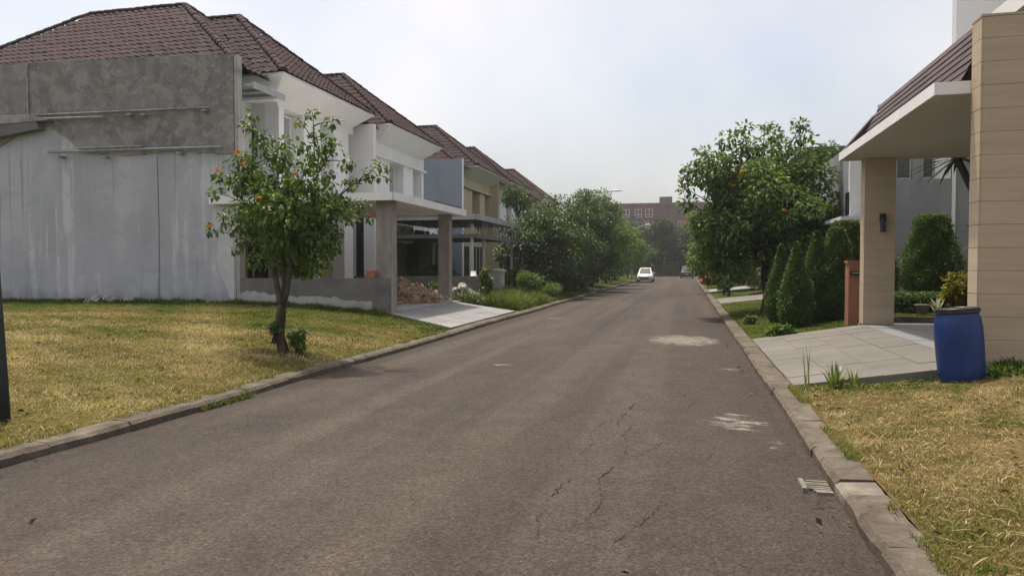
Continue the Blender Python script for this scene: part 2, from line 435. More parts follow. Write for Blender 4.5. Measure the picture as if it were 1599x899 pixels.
def road_mat():
    m, t, b, o = new_mat("worn_asphalt")
    p = pos(t)
    sep = nd(t, "ShaderNodeSeparateXYZ", {0: p})
    X, Y = sep.outputs[0], sep.outputs[1]
    big = ramp(t, noise(t, pos(t, (1, .35, 1)), 0.55, 7, 0.6, 0.6), [(0.25, (0.0359, 0.0299, 0.0252)), (0.5, (0.0522, 0.044, 0.0375)), (0.75, (0.071, 0.0606, 0.052))])
    # wheel tracks: faint paler bands along the street
    tr = noise(t, pos(t, (1, .02, 1)), 1.3, 3, 0.5)
    c = mix(t, math_n(t, 'MULTIPLY', smooth(t, tr, 0.47, 0.62), 0.6), big, (0.085, 0.0695, 0.0563))
    lane = smooth(t, math_n(t, 'ADD', X, math_n(t, 'MULTIPLY', noise(t, p, .35, 4), 2.2)), -2.6, 1.2)
    c = mix(t, math_n(t, 'MULTIPLY', lane, .55), c, mix(t, .5, (0.0464, 0.0341, 0.0269), c))
    mott = noise(t, p, 2.3, 8, 0.72, 0.6)
    c = mix(t, 1.0, c, ramp(t, mott, [(0.28, (0.7731, 0.7466, 0.7236)), (0.5, (0.947, 0.9262, 0.9092)), (0.74, (1.16, 1.16, 1.15))]), 'MULTIPLY')
    oil = smooth(t, noise(t, p, 1.05, 5, 0.6, 1.0), 0.64, 0.74)
    c = mix(t, math_n(t, 'MULTIPLY', oil, 0.45), c, (0.0289, 0.0246, 0.0204))
    patch = smooth(t, noise(t, p, 0.33, 3, 0.5, 0.8), 0.56, 0.62)
    c = mix(t, math_n(t, 'MULTIPLY', patch, 0.28), c, (0.0502, 0.0325, 0.0237))
    # dark dirt along both gutters
    dl = smooth(t, math_n(t, 'ADD', X, math_n(t, 'MULTIPLY', noise(t, p, 1.8, 6, 0.65), 0.8)), -4.55, -5.15)
    dr = smooth(t, math_n(t, 'SUBTRACT', X, math_n(t, 'MULTIPLY', noise(t, p, 1.8, 6, 0.65), 0.8)), 0.25, 0.85)
    c = mix(t, math_n(t, 'MULTIPLY', math_n(t, 'MAXIMUM', dl, dr), 0.5), c, (0.026, 0.020, 0.015))
    # longitudinal joint between two asphalt runs
    sx = math_n(t, 'ABSOLUTE', math_n(t, 'ADD', math_n(t, 'ADD', X, 2.24), math_n(t, 'MULTIPLY', math_n(t, 'SUBTRACT', noise(t, p, 1.1, 4), 0.5), 0.22)))
    seam = math_n(t, 'MULTIPLY', smooth(t, sx, 0.09, 0.02), smooth(t, Y, 12, 22))
    c = mix(t, math_n(t, 'MULTIPLY', seam, 0.55), c, (0.020, 0.017, 0.015))
    # spilled cement / paint scraped over the asphalt
    stain = None
    for (cx, cy, rx, ry, thr) in ((-0.05, 16.6, 0.95, 1.5, .40), (0.53, 8.0, 0.42, 0.62, .44), (0.0, 12.5, 0.75, 0.35, .53), (-4.1, 22.7, 0.45, 0.4, .46), (-3.0, 11.65, 0.25, 0.12, .45), (0.66, 12.1, .3, .3, .52), (0.78, 7.1, .2, .35, .5)):
        ax = math_n(t, 'DIVIDE', math_n(t, 'SUBTRACT', X, cx), rx)
        ay = math_n(t, 'DIVIDE', math_n(t, 'SUBTRACT', Y, cy), ry)
        d = math_n(t, 'SQRT', math_n(t, 'ADD', math_n(t, 'MULTIPLY', ax, ax), math_n(t, 'MULTIPLY', ay, ay)))
        mk = math_n(t, 'SUBTRACT', noise(t, pos(t, (1.5, 3.6, 1)), 2.6, 9, 0.74, 0.9), math_n(t, 'MULTIPLY', math_n(t, 'POWER', d, 3.0), 0.22))
        s = smooth(t, mk, thr - .01, thr + 0.11)
        stain = s if stain is None else math_n(t, 'MAXIMUM', stain, s)
    c = mix(t, math_n(t, 'MULTIPLY', stain, 0.85), c, (0.22, 0.20, 0.175))
    # aggregate
    vo = nd(t, "ShaderNodeTexVoronoi", {'Vector': p, 'Scale': 68.0})
    ag = ramp(t, vo.outputs['Color'], [(0.10, (0.42, 0.42, 0.42)), (0.5, (0.95, 0.95, 0.95)), (0.80, (1.25, 1.24, 1.22)), (0.97, (2.1, 2.05, 1.95))])
    c = mix(t, 0.8, c, ag, 'MULTIPLY')
    g2 = noise(t, p, 21, 5, 0.8)
    c = mix(t, 1.0, c, ramp(t, g2, [(0.3, (0.72, 0.71, 0.70)), (0.7, (1.24, 1.24, 1.23))]), 'MULTIPLY')
    fleck = smooth(t, noise(t, p, 34, 2, 0.5), 0.74, 0.80)
    c = mix(t, math_n(t, 'MULTIPLY', fleck, 0.5), c, (0.16, 0.145, 0.125))
    t.links.new(c, b.inputs['Base Color'])
    b.inputs['Roughness'].default_value = 0.85; b.inputs['Specular IOR Level'].default_value = 0.25
    h = math_n(t, 'ADD', vo.outputs['Distance'], math_n(t, 'MULTIPLY', noise(t, p, 5, 4), 0.7))
    bn = nd(t, "ShaderNodeBump", {'Strength': 0.45, 'Distance': 0.012, 'Height': h})
    t.links.new(bn.outputs[0], b.inputs['Normal'])
    return m
MT['road'] = road_mat()

GRASS_STOPS = [(0.0, (0.028, 0.058, 0.010)), (0.22, (0.075, 0.115, 0.016)), (0.42, (0.145, 0.168, 0.032)), (0.58, (0.205, 0.163, 0.074)), (0.80, (0.330, 0.258, 0.143)), (1.0, (0.48, 0.39, 0.24))]
def lawn_mat(name, stops, scale):
    m, t, b, o = new_mat(name)
    p = pos(t)
    n1 = noise(t, p, scale, 6, 0.65, 0.4)
    c = ramp(t, n1, stops)
    g = noise(t, p, 26, 4, 0.75)
    c = mix(t, 1.0, c, ramp(t, g, [(0.25, (0.55, 0.55, 0.55)), (0.75, (1.3, 1.3, 1.3))]), 'MULTIPLY')
    t.links.new(c, b.inputs['Base Color']); b.inputs['Roughness'].default_value = 1.0; b.inputs['Specular IOR Level'].default_value = 0.05
    bn = nd(t, "ShaderNodeBump", {'Strength': 0.6, 'Distance': 0.03, 'Height': g})
    t.links.new(bn.outputs[0], b.inputs['Normal'])
    return m
MT['lawn_dry'] = lawn_mat("dry_lawn", [(0.3, (0.0567, 0.0501, 0.0165)), (0.5, (0.1133, 0.0826, 0.0342)), (0.7, (0.1545, 0.1127, 0.0524))], 0.6)
MT['lawn_mix'] = lawn_mat("mixed_lawn", [(0.3, (0.0527, 0.0632, 0.0116)), (0.5, (0.0896, 0.0843, 0.0211)), (0.7, (0.137, 0.108, 0.0422))], 0.5)
MT['verge'] = lawn_mat("green_verge", [(0.3, (0.0284, 0.0441, 0.0095)), (0.6, (0.063, 0.0788, 0.0189)), (0.8, (0.1134, 0.1071, 0.0315))], 0.7)
MT['blade'] = leaf_mat("grass_blade", GRASS_STOPS, 0.25, 0.6, 0.2)
LF = {}
LF['near'] = leaf_mat("cordia_leaf", [(0.0, (0.0313, 0.0627, 0.0135)), (0.45, (0.0683, 0.1227, 0.0243)), (0.8, (0.1252, 0.1882, 0.0406)), (1.0, (0.2419, 0.2789, 0.0743))], 0.28, 0.46, 0.35)
LF['dark'] = leaf_mat("dark_leaf", [(0.0, (0.0228, 0.0475, 0.0136)), (0.5, (0.0513, 0.0922, 0.0245)), (0.85, (0.0998, 0.1466, 0.0407)), (1.0, (0.1996, 0.2096, 0.0677))], 0.22, 0.42, 0.4)
LF['round'] = leaf_mat("round_tree_leaf", [(0.0, (0.0363, 0.0711, 0.0215)), (0.45, (0.0816, 0.1378, 0.0366)), (0.8, (0.1701, 0.2334, 0.069)), (1.0, (0.3403, 0.3667, 0.1292))], 0.28, 0.52, 0.28)
LF['far'] = leaf_mat("far_leaf", [(0.0, (0.0198, 0.0388, 0.0146)), (0.6, (0.044, 0.0733, 0.0272)), (1.0, (0.088, 0.1186, 0.0418))], 0.2, 0.6, 0.2)
LF['mid'] = leaf_mat("mid_leaf", [(0.0, (0.039, 0.0701, 0.0148)), (0.5, (0.0845, 0.1338, 0.0272)), (1.0, (0.182, 0.2421, 0.0556))], 0.28, 0.42, 0.4)
LF['light'] = leaf_mat("light_leaf", [(0.0, (0.048, 0.088, 0.012)), (0.5, (0.096, 0.152, 0.0224)), (1.0, (0.176, 0.232, 0.048))], 0.35, 0.45, 0.35)
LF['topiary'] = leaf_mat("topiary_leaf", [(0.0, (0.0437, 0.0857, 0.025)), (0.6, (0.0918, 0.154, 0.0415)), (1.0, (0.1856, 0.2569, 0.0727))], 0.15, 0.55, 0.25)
LF['yellow'] = leaf_mat("yellow_leaf", [(0.0, (0.055, 0.077, 0.011)), (0.5, (0.22, 0.187, 0.0165)), (1.0, (0.341, 0.275, 0.0275))], 0.3, 0.45, 0.3)
LF['silver'] = leaf_mat("silver_leaf", [(0.0, (0.22, 0.26, 0.2)), (1.0, (0.52, 0.56, 0.48))], 0.2, 0.5, 0.3)
LF['blade_g'] = leaf_mat("strap_leaf", [(0.0, (0.06, 0.10, 0.02)), (0.6, (0.13, 0.18, 0.04)), (1.0, (0.28, 0.27, 0.10))], 0.25, 0.4, 0.4)
LF['drac'] = leaf_mat("dracaena_leaf", [(0.0, (0.0108, 0.0225, 0.0108)), (1.0, (0.0315, 0.054, 0.0198))], 0.15, 0.4, 0.4)
LF['dry'] = leaf_mat("dry_frond", [(0.0, (0.16, 0.12, 0.075)), (1.0, (0.30, 0.24, 0.16))], 0.25, 0.7, 0.1)
LF['litter'] = leaf_mat("dead_leaf", [(0.0, (0.05, 0.03, 0.018)), (0.6, (0.13, 0.08, 0.045)), (1.0, (0.28, 0.20, 0.11))], 0.1, 0.7, 0.1)
LF['flower'] = leaf_mat("orange_petal", [(0.0, (0.434, 0.091, 0.007)), (1.0, (0.595, 0.189, 0.014))], 0.3, 0.5, 0.2)
LF['flower_y'] = leaf_mat("amber_petal", [(0.0, (0.465, 0.195, 0.0112)), (1.0, (0.6, 0.315, 0.0225))], 0.3, 0.5, 0.2)

# ------------------------------------------------------------------ helpers: foliage
def unit(a): return a / np.maximum(np.linalg.norm(a, axis=1, keepdims=True), 1e-6)

def leaf_arrays(P, OUT, L, wr=0.45, droop=0.35, spread=0.8, rng=None, cup=0.12):
    rng = rng or RNG
    n = len(P)
    d = unit(OUT * 0.7 + rng.normal(0, spread, (n, 3)) * 0.6 + np.array([0, 0, -droop]))
    nr = np.array([0, 0, 1.0]) + rng.normal(0, 0.45, (n, 3)) + OUT * 0.35
    nr = unit(nr - d * np.sum(nr * d, axis=1, keepdims=True))
    s = np.cross(d, nr)
    L = np.broadcast_to(L, (n,)).reshape(-1, 1); w = L * wr * 0.5
    base = P; tip = P + d * L - nr * L * 0.16
    mid = P + d * L * 0.48
    l = mid + s * w + nr * L * cup; r = mid - s * w + nr * L * cup
    V = np.stack([base, l, tip, r, mid], 1).reshape(-1, 3)
    k = np.arange(n)[:, None] * 5
    F = np.stack([k + [0, 4, 1], k + [4, 2, 1], k + [0, 3, 4], k + [4, 3, 2]], 1).reshape(-1, 3)
    return V, F

def leaves(name, P, OUT, L, m, parent, wr=0.45, droop=0.35, spread=0.8, var=None, kind="stuff", rng=None, shade=None):
    rng = rng or RNG
    V, F = leaf_arrays(P, OUT, L, wr, droop, spread, rng)
    v = rng.beta(2.2, 2.6, len(P)) if var is None else var
    o = mesh_np(name, V, F, m, parent, np.repeat(v, 5))
    if kind and parent is not None: o["kind"] = kind
    return o

def rand_dirs(n, rng=None): return unit((rng or RNG).normal(0, 1, (n, 3)))

def clump_points(clumps, per, rng=None, squash=0.75):
    rng = rng or RNG
    P, O = [], []
    for (c, r) in clumps:
        k = max(4, int(per * (r ** 2)))
        d = rand_dirs(k, rng)
        rad = r * rng.uniform(0.25, 1.0, (k, 1)) ** 0.6
        q = d * rad; q[:, 2] *= squash
        P.append(q + np.array(c)); O.append(d)
    return np.concatenate(P), np.concatenate(O)

def crown_clumps(c, rx, ry, rz, n, r0, r1, rng=None, shell=0.55):
    rng = rng or RNG
    out = []
    for d in rand_dirs(n, rng):
        k = rng.uniform(shell, 1.0)
        out.append(((c[0] + d[0]*rx*k, c[1] + d[1]*ry*k, c[2] + d[2]*rz*k), rng.uniform(r0, r1)))
    return out

def limb(mb, a, b, r0, r1, rng=None, sag=0.12, n=5):
    rng = rng or RNG
    a, b = Vector(a), Vector(b)
    pts = []
    for i in range(5):
        t = i / 4
        p = a.lerp(b, t); k = math.sin(math.pi * t) * (b - a).length * sag
        pts.append(p + Vector((rng.normal(0, .25), rng.normal(0, .25), 0.6)) * k)
    mb.tube(pts, [r0 + (r1 - r0) * i / 4 for i in range(5)], n)

def tree(name, label, base, h_fork, crown, clumps_n, clump_r, per, leaf, leafm, trunk_r=0.11, barkm='bark_d', group=None, cat="tree", wr=0.5, flowers=0, extra=None, lean=(0, 0), stems=1, shell=0.55, flower_mat='flower_y'):
    """crown = (cx,cy,cz,rx,ry,rz) in world coordinates"""
    global RNG
    RNG = np.random.default_rng(int(abs(base[0]*131 + base[1]*977)) + SEED.get(name, 0))
    root = thing(name, label, cat, base, group)
    cx, cy, cz, rx, ry, rz = crown
    cl = crown_clumps((cx, cy, cz), rx, ry, rz, clumps_n, clump_r[0], clump_r[1], shell=shell)
    if extra: cl += extra
    mb = MB(); b = Vector(base)
    forks = []
    for s in range(stems):
        a = s * 2.4
        f = Vector((base[0] + lean[0] + (0.14 * math.cos(a) if stems > 1 else 0) , base[1] + lean[1] + (0.14 * math.sin(a) if stems > 1 else 0), base[2] + h_fork))
        bb = b + Vector((0.05*math.cos(a), 0.05*math.sin(a), 0)) * (stems > 1)
        pts = [bb + Vector((0, 0, -0.15)), bb + Vector((0, 0, 0.03)), bb.lerp(f, .3) + Vector((RNG.normal(0, .03), RNG.normal(0, .03), 0)), bb.lerp(f, .65) + Vector((RNG.normal(0, .04), 0, 0)), f]
        mb.tube(pts, [trunk_r*1.5, trunk_r*1.2, trunk_r, trunk_r*.88, trunk_r*.8], 9)
        forks.append(f)
    for i, (c, r) in enumerate(cl):
        f = min(forks, key=lambda q: (q - Vector(c)).length + RNG.uniform(0, .3))
        limb(mb, f, c, trunk_r * RNG.uniform(.25, .45), trunk_r * .08)
    mb.build("trunk", MT[barkm], root, smooth=True)
    P, O = clump_points(cl, per)
    leaves("crown", P, O, RNG.uniform(leaf*.65, leaf*1.25, len(P)), LF[leafm], root, wr)
    for i in range(flowers):
        c, r = cl[RNG.integers(len(cl))]
        d = rand_dirs(1)[0]; d[2] = abs(d[2]); d[1] = -abs(d[1])
        q = np.array(c) + d * r * .95
        fl_cluster("flower", q, leaf*.8, root, flower_mat)
    return root

SEED = {'round_tree': 3}
def fl_cluster(name, c, size, parent, m='flower'):
    k = 9
    d = rand_dirs(k); d[:, 2] = np.abs(d[:, 2]) * .6 + .15
    V, F = leaf_arrays(np.tile(np.array(c), (k, 1)), d, size * 0.8, 0.75, 0.0, 0.2)
    return mesh_np(name, V, F, LF[m], parent, np.repeat(RNG.uniform(0, 1, k), 5))

def bush(name, label, c, rx, ry, rz, n, leaf, leafm, group=None, cat="shrub", wr=0.5, clumps=16, per=None, stem=True):
    global RNG
    RNG = np.random.default_rng(int(abs(c[0]*131 + c[1]*977)))
    root = thing(name, label, cat, (c[0], c[1], c[2]), group)
    mid = (c[0], c[1], c[2] + rz)
    cl = crown_clumps(mid, rx*.72, ry*.72, rz*.72, clumps, min(rx, rz)*.35, min(rx, rz)*.6, shell=.2)
    tot = sum(r*r for _, r in cl)
    P, O = clump_points(cl, n / tot)
    keep = P[:, 2] > c[2] + 0.01
    P, O = P[keep], O[keep]
    mb = MB()
    for (q, r) in cl[:10]:
        limb(mb, (c[0] + RNG.normal(0, .04), c[1] + RNG.normal(0, .04), c[2] - .05), q, .016, .005, n=4)
    mb.build("stem", MT['bark_d'], root)
    leaves("crown", P, O, RNG.uniform(leaf*.65, leaf*1.25, len(P)), LF[leafm], root, wr, 0.1)
    return root

def topiary(name, label, base, prof, n, leaf=0.055, leafm='topiary', group=None, seg=0):
    """clipped tree: prof = list of (height, radius); leaves cover the surface, stems and a dark interior below"""
    root = thing(name, label, "topiary", base, group)
    hs = np.array([p[0] for p in prof]); rs = np.array([p[1] for p in prof])
    # sample by area
    z = RNG.uniform(hs[0], hs[-1], n * 3); r = np.interp(z, hs, rs)
    keep = RNG.uniform(0, rs.max(), n * 3) < r + .03
    z, r = z[keep][:n], r[keep][:n]
    th = RNG.uniform(0, 2*np.pi, len(z))
    f1, f2, f3 = RNG.uniform(0, 6.28, 3)
    lump = 1 + 0.07*np.sin(2*th + z*4 + f1) + 0.07*np.sin(5*th - z*8 + f2) + 0.05*np.sin(9*th + z*15 + f3)
    rr = r * lump * (RNG.uniform(.80, 1.04, len(z)) + np.clip(RNG.normal(0, .05, len(z)), 0, .2))
    P = np.stack([base[0] + rr*np.cos(th), base[1] + rr*np.sin(th), base[2] + z], 1)
    O = np.stack([np.cos(th), np.sin(th), np.full(len(z), .55)], 1)
    # flat top
    if prof[-1][1] > .12:
        k = int(n * .12); a = RNG.uniform(0, 2*np.pi, k); q = prof[-1][1]*np.sqrt(RNG.uniform(0, 1, k))
        P = np.concatenate([P, np.stack([base[0]+q*np.cos(a), base[1]+q*np.sin(a), np.full(k, base[2]+hs[-1]) + RNG.normal(0, .02, k)], 1)])
        O = np.concatenate([O, np.tile(np.array([[0, 0, 1.0]]), (k, 1))])
    mb = MB(); mb.tube([(base[0], base[1], base[2]-.1), (base[0], base[1], base[2]+hs[-1]*.8)], [.05, .015], 7)
    for i in range(26):
        zz = RNG.uniform(hs[0], hs[-1]*.9); a = RNG.uniform(0, 6.28); q = np.interp(zz, hs, rs)*.85
        mb.tube([(base[0], base[1], base[2]+max(0.05, zz-.25)), (base[0]+q*math.cos(a), base[1]+q*math.sin(a), base[2]+zz)], [.012, .004], 4)
    mb.build("trunk", MT['bark_d'], root)
    core = MB(); core.lathe([(max(.01, x*.72), h*0.985 + .01) for h, x in prof] + [(0.005, hs[-1]*.985 + .012)], 14, base)
    leaves("crown", P, O, RNG.uniform(leaf*.7, leaf*1.3, len(P)), LF[leafm], root, 0.5, -0.25, 0.7)
    # inner twig-and-leaf mass
    k = n // 2
    z2 = RNG.uniform(hs[0], hs[-1], k); r2 = np.interp(z2, hs, rs)*RNG.uniform(.3, .8, k); t2 = RNG.uniform(0, 6.28, k)
    P2 = np.stack([base[0]+r2*np.cos(t2), base[1]+r2*np.sin(t2), base[2]+z2], 1)
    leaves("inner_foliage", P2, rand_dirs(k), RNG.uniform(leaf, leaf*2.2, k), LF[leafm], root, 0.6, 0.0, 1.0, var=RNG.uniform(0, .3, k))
    return root

def strap_plant(name, label, base, n, L, w, m, cat="plant", group=None, up=0.9, bend=0.5, part="leaf", stem=None, sep=True, origin=None):
    root = thing(name, label, cat, base, group)
    o = Vector(origin if origin else base)
    for i in range(n):
        a = RNG.uniform(0, 6.28); ln = L * RNG.uniform(.6, 1.1); tilt = RNG.uniform(.1, 1.0) ** .8
        h = Vector((math.cos(a), math.sin(a), 0)); sd = Vector((-math.sin(a), math.cos(a), 0))
        V, F = [], []
        p = o + h * .02 + Vector((RNG.normal(0, .02), RNG.normal(0, .02), 0)); ang = math.pi/2 * (1 - tilt * (1 - up)) if up > .5 else math.pi/2 * RNG.uniform(-.25, .9)
        for j in range(5):
            t = j / 4; ww = w * (0.7 + .6*t if t < .4 else 1.0 * (1 - t) * 1.55 + .02) * .5
            V += [p + sd * ww, p - sd * ww]
            ang2 = ang - bend * t * tilt * 1.3
            p = p + (h * math.cos(ang2) + Vector((0, 0, 1)) * math.sin(ang2)) * ln / 4
        F = [(2*j, 2*j+1, 2*j+3, 2*j+2) for j in range(4)]
        mesh_np(part, np.array([tuple(q) for q in V]), np.array(F), LF[m], root, np.full(10, RNG.uniform(0, 1)))
    if stem:
        MB().tube(stem[0], stem[1], 8).build("trunk", MT['bark'], root, smooth=True)
    return root

# ------------------------------------------------------------------ the ground, the road, kerbs, lawns
ZLX, ZLZ = [-60, -25, -13, -10.5, -8, -5.82, -5.72, -5.6], [.47, .47, .57, .50, .33, .088, .066, .03]
ZRX, ZRZ = [1.34, 3.0, 3.6, 5, 60], [.10, .25, .35, .42, .45]
def zl(x): return np.interp(x, ZLX, ZLZ)
def zr(x): return np.interp(x, ZRX, ZRZ)

g = MB(); g.add([(-450, -120, -.06), (450, -120, -.06), (450, 800, -.06), (-450, 800, -.06)], [(0, 1, 2, 3)])
tag(g.build("ground", MT['verge']), "flat grassy land around the street out to the horizon", "ground", kind="structure")

def sheet(name, xs, ys, zf, m, amp=0.0):
    gx_, gy_ = np.meshgrid(np.array(xs), np.array(ys))
    Z = zf(gx_)
    if amp: Z = Z + amp*(np.sin(gx_*2.1 + gy_*1.3) + np.sin(gx_*.9 - gy_*2.3 + 1)) * np.clip((np.abs(gx_ - xs[0]))*2, 0, 1) * np.clip((np.abs(gx_ - xs[-1]))*2, 0, 1)
    V = np.stack([gx_, gy_, Z], 2).reshape(-1, 3)
    nx, ny = len(xs), len(ys)
    i = (np.arange(ny-1)[:, None]*nx + np.arange(nx-1)[None, :]).reshape(-1, 1)
    return mesh_np(name, V, np.concatenate([i, i+1, i+nx+1, i+nx], 1), m, None)

def vn(x, y, s, seed=0):
    """smooth value noise for patchiness (real patches of dry and green grass)"""
    out = np.zeros_like(x)
    r = np.random.default_rng(seed)
    for k in range(9):
        f = s * r.uniform(.5, 2.6); a = r.uniform(0, 6.28); p = r.uniform(0, 6.28)
        out += np.sin((x*math.cos(a) + y*math.sin(a)) * f + p) / 9 ** .5
    return out * .5

def roadz(x): return -0.02 * ((x + 2.2) / 3.3) ** 2
road = sheet("road", np.linspace(-5.50, 1.10, 23), np.linspace(-8, 116, 63), roadz, MT['road'])
tag(road, "worn brown grey asphalt street running between kerbs with cracks and pale stains", "road", kind="structure")
cross = sheet("cross_road", np.linspace(-60, 60, 20), np.linspace(116, 122.5, 6), lambda x: 0*x - .012, MT['road'])
tag(cross, "asphalt cross street at the far end of the road", "road", kind="structure")

# cracks: thin recessed dark lines of missing asphalt, laid as narrow ragged strips 4 mm above the sheet
def crack(pts, w, label, amp=.011):
    P = []
    for (a, b) in zip(pts[:-1], pts[1:]):
        k = max(3, int(math.dist(a, b) / .03))
        for i in range(k):
            t = i / k
            P.append((a[0] + (b[0]-a[0])*t + RNG.normal(0, amp), a[1] + (b[1]-a[1])*t + RNG.normal(0, amp)))
    P.append(pts[-1])
    V, F = [], []
    for i, (x, y) in enumerate(P):
        ww = w * .72 * RNG.uniform(.1, 1.0) * math.sin(math.pi * (i + .5) / len(P)) ** .4 * (0 if vn(np.array([x*9.0]), np.array([y*5.0]), 1.0, 21)[0] < -.12 else 1)
        z = roadz(x) + .005
        V += [(x - ww, y, z), (x + ww, y + RNG.normal(0, .006), z)]
        if i: F.append((2*i-2, 2*i-1, 2*i+1, 2*i))
    return np.array(V), np.array(F)
MT['crack'] = M("crack_dirt", (0.020, 0.016, 0.014), 8, (1, 1, 1), 1.0, 0.3, 50, 0)
CR = [([(-.28, 9.05), (-.44, 8.95), (-.62, 8.65), (-.68, 7.9), (-.70, 7.4)], .014), ([(-.53, 7.6), (-.60, 7.05), (-.53, 6.75), (-.51, 6.2), (-.66, 5.55), (-.57, 5.05), (-.60, 4.7), (-.70, 4.45)], .011),
      ([(-.92, 7.0), (-.84, 6.7), (-.9, 6.3)], .011), ([(-.84, 5.6), (-.92, 5.2), (-.95, 4.7), (-.88, 4.25)], .010), ([(-.10, 5.15), (-.19, 4.93), (-.33, 4.5), (-.43, 4.2)], .010), ([(-1.15, 8.2), (-1.3, 7.6)], .008),
      ([(.18, 9.3), (.05, 8.8), (.02, 8.3)], .008), ([(.25, 6.6), (.12, 6.2)], .006), ([(-.51, 6.2), (-.35, 6.4), (-.2, 6.9)], .006), ([(-.66, 5.55), (-.8, 5.3)], .006), ([(-.68, 7.9), (-.84, 7.6), (-.92, 7.0)], .006)]
vv, ff, off = [], [], 0
for pts_, w_ in CR:
    a_, b_ = crack(pts_, w_, "")
    vv.append(a_); ff.append(b_ + off); off += len(a_)
co = mesh_np("crack", np.concatenate(vv), np.concatenate(ff), MT['crack'], None)
tag(co, "dark branching cracks in the asphalt close to the camera", "crack", kind="stuff")

# lawns (sheets); driveway openings are simply covered by the driveways
LX = np.concatenate([np.linspace(-26, -9, 18), np.linspace(-8.5, -5.60, 9)])
lawnL = sheet("lawn", LX, np.linspace(-6, 18.6, 50), zl, MT['lawn_mix'], .012)
tag(lawnL, "mown lawn of the empty lot, green by the grey wall and straw dry by the kerb", "lawn", kind="structure")
vergeL = sheet("verge", np.concatenate([np.linspace(-30, -9, 8), np.linspace(-8, -5.74, 6)]), np.linspace(18.6, 116, 60), zl, MT['verge'], .01)
tag(vergeL, "green verge in front of the white and cream houses", "verge", kind="structure")
lawnR = sheet("lawn", np.concatenate([np.linspace(1.34, 5, 16), np.linspace(6, 20, 6)]), np.linspace(-6, 10.6, 40), zr, MT['lawn_dry'], .012)
tag(lawnR, "straw dry lawn beside the tan clad wall and the blue drum", "lawn", kind="structure")
vergeR = sheet("verge", np.concatenate([np.linspace(1.34, 5, 12), np.linspace(6, 40, 8)]), np.linspace(10.6, 116, 90), zr, MT['verge'], .01)
tag(vergeR, "green garden verge under the clipped cypresses", "verge", kind="structure")

# kerbs: stones one by one near the camera, one long run beyond
def kerb(side, label):
    root = thing("kerb", label, "kerb", (0, 0, 0), kind="structure")
    x0, x1 = (-5.70, -5.47) if side < 0 else (1.075, 1.345)
    y = 1.2
    while y < 44:
        L = RNG.uniform(.9, 1.1); m = MT['kerb']; low = 0.0
        if side > 0 and 5.3 < y < 6.3 and not any(o.get("drain") for o in root.children):
            L = .34; m = MT['kerb_pale']; low = -.012
        y1 = y + L - .004
        jx = RNG.normal(0, .003); jz = RNG.normal(0, .0025)
        wf = (lambda t: 0.035*math.sin(t*.55) - max(0, 6.2 - t)*.06 + .05*math.exp(-((t - 7.3)/1.3)**2)) if side < 0 else (lambda t: .008*math.sin(t*.9))
        mb = MB(); a = .035
        # chamfered profile, road side lower
        xs = ((x1, -.14), (x1, .045), (x1 - a, .078), (x0, .088), (x0, -.14)) if side < 0 else ((x0, -.14), (x0, .045), (x0 + a, .080), (x1, .092), (x1, -.14))
        nseg = 4
        rows = []
        for s_ in range(nseg + 1):
            yy = y + (y1 - y) * s_ / nseg
            jj = RNG.normal(0, .006) if 0 < s_ < nseg else RNG.normal(0, .007)
            rows.append([(px + jx + wf(yy) + (jj if k_ in (1, 2) else 0), yy, pz + (jz + low + RNG.normal(0, .0035) if pz > 0 else 0)) for k_, (px, pz) in enumerate(xs)])
        V = [p for r_ in rows for p in r_]; F = []
        for s_ in range(nseg):
            for k_ in range(4):
                q = s_*5 + k_
                F.append((q, q+1, q+6, q+5))
        F += [(4, 3, 2, 1, 0), tuple(nseg*5 + k_ for k_ in range(5))]
        o = mb.add(V, F).build("kerb_stone", m, root)
        if m is MT['kerb_pale']: o["drain"] = 1; o["label"] = "short pale kerb stone over the drain inlet"
        y += L
    mb = MB(); mb.box(x0, x1, y, 115.5, -.14, .095); mb.build("kerb_run", MT['kerb'], root)
    return root
kerb(-1, "rough concrete kerb along the empty lot and the white houses")
kerb(1, "rough concrete kerb along the dry lawn and the clipped garden")

# ------------------------------------------------------------------ grass
def blades(name, label, n, xr, yr, zf, Lr, lean, varf, cat="grass", bias=1.0, mask=None, w=0.006, tri=True):
    x = RNG.uniform(xr[0], xr[1], n)
    y = yr[0] + (yr[1] - yr[0]) * RNG.uniform(0, 1, n) ** bias
    if mask is not None:
        k = mask(x, y); x, y = x[k], y[k]; n = len(x)
    if name == 'grass':
        k = (vn(x, y, 2.4, 40) + .5*vn(x, y, 9, 41)) < RNG.uniform(.30, .85, n); x, y = x[k], y[k]; n = len(x)
    z = zf(x)
    L = RNG.uniform(Lr[0], Lr[1], n) * (1 + .55*np.clip(vn(x, y, 6, 42), -.6, 1))
    a = RNG.uniform(0, 2*np.pi, n); ln = np.abs(RNG.normal(0, lean, n))
    d = np.stack([np.cos(a)*np.sin(ln), np.sin(a)*np.sin(ln), np.cos(ln)], 1)
    s = np.stack([-np.sin(a + .6), np.cos(a + .6), np.zeros(n)], 1) * (w * (1 + 0.035*y))[:, None]
    B = np.stack([x, y, z - .004], 1)
    mid = B + d * (L * .55)[:, None]
    d2 = d + np.stack([np.cos(a), np.sin(a), -np.full(n, .5)], 1) * .5
    tip = mid + unit(d2) * (L * .45)[:, None]
    V = np.stack([B - s, B + s, mid + s*.7, mid - s*.7, tip], 1).reshape(-1, 3)
    k = np.arange(n)[:, None] * 5
    F = np.stack([k + [0, 1, 2], k + [0, 2, 3], k + [3, 2, 4]], 1).reshape(-1, 3)
    v = np.clip(varf(x, y) + RNG.normal(0, .13, n), 0, 1)
    o = mesh_np(name, V, F, MT['blade'], None, np.repeat(v, 5))
    return tag(o, label, cat, kind="stuff")

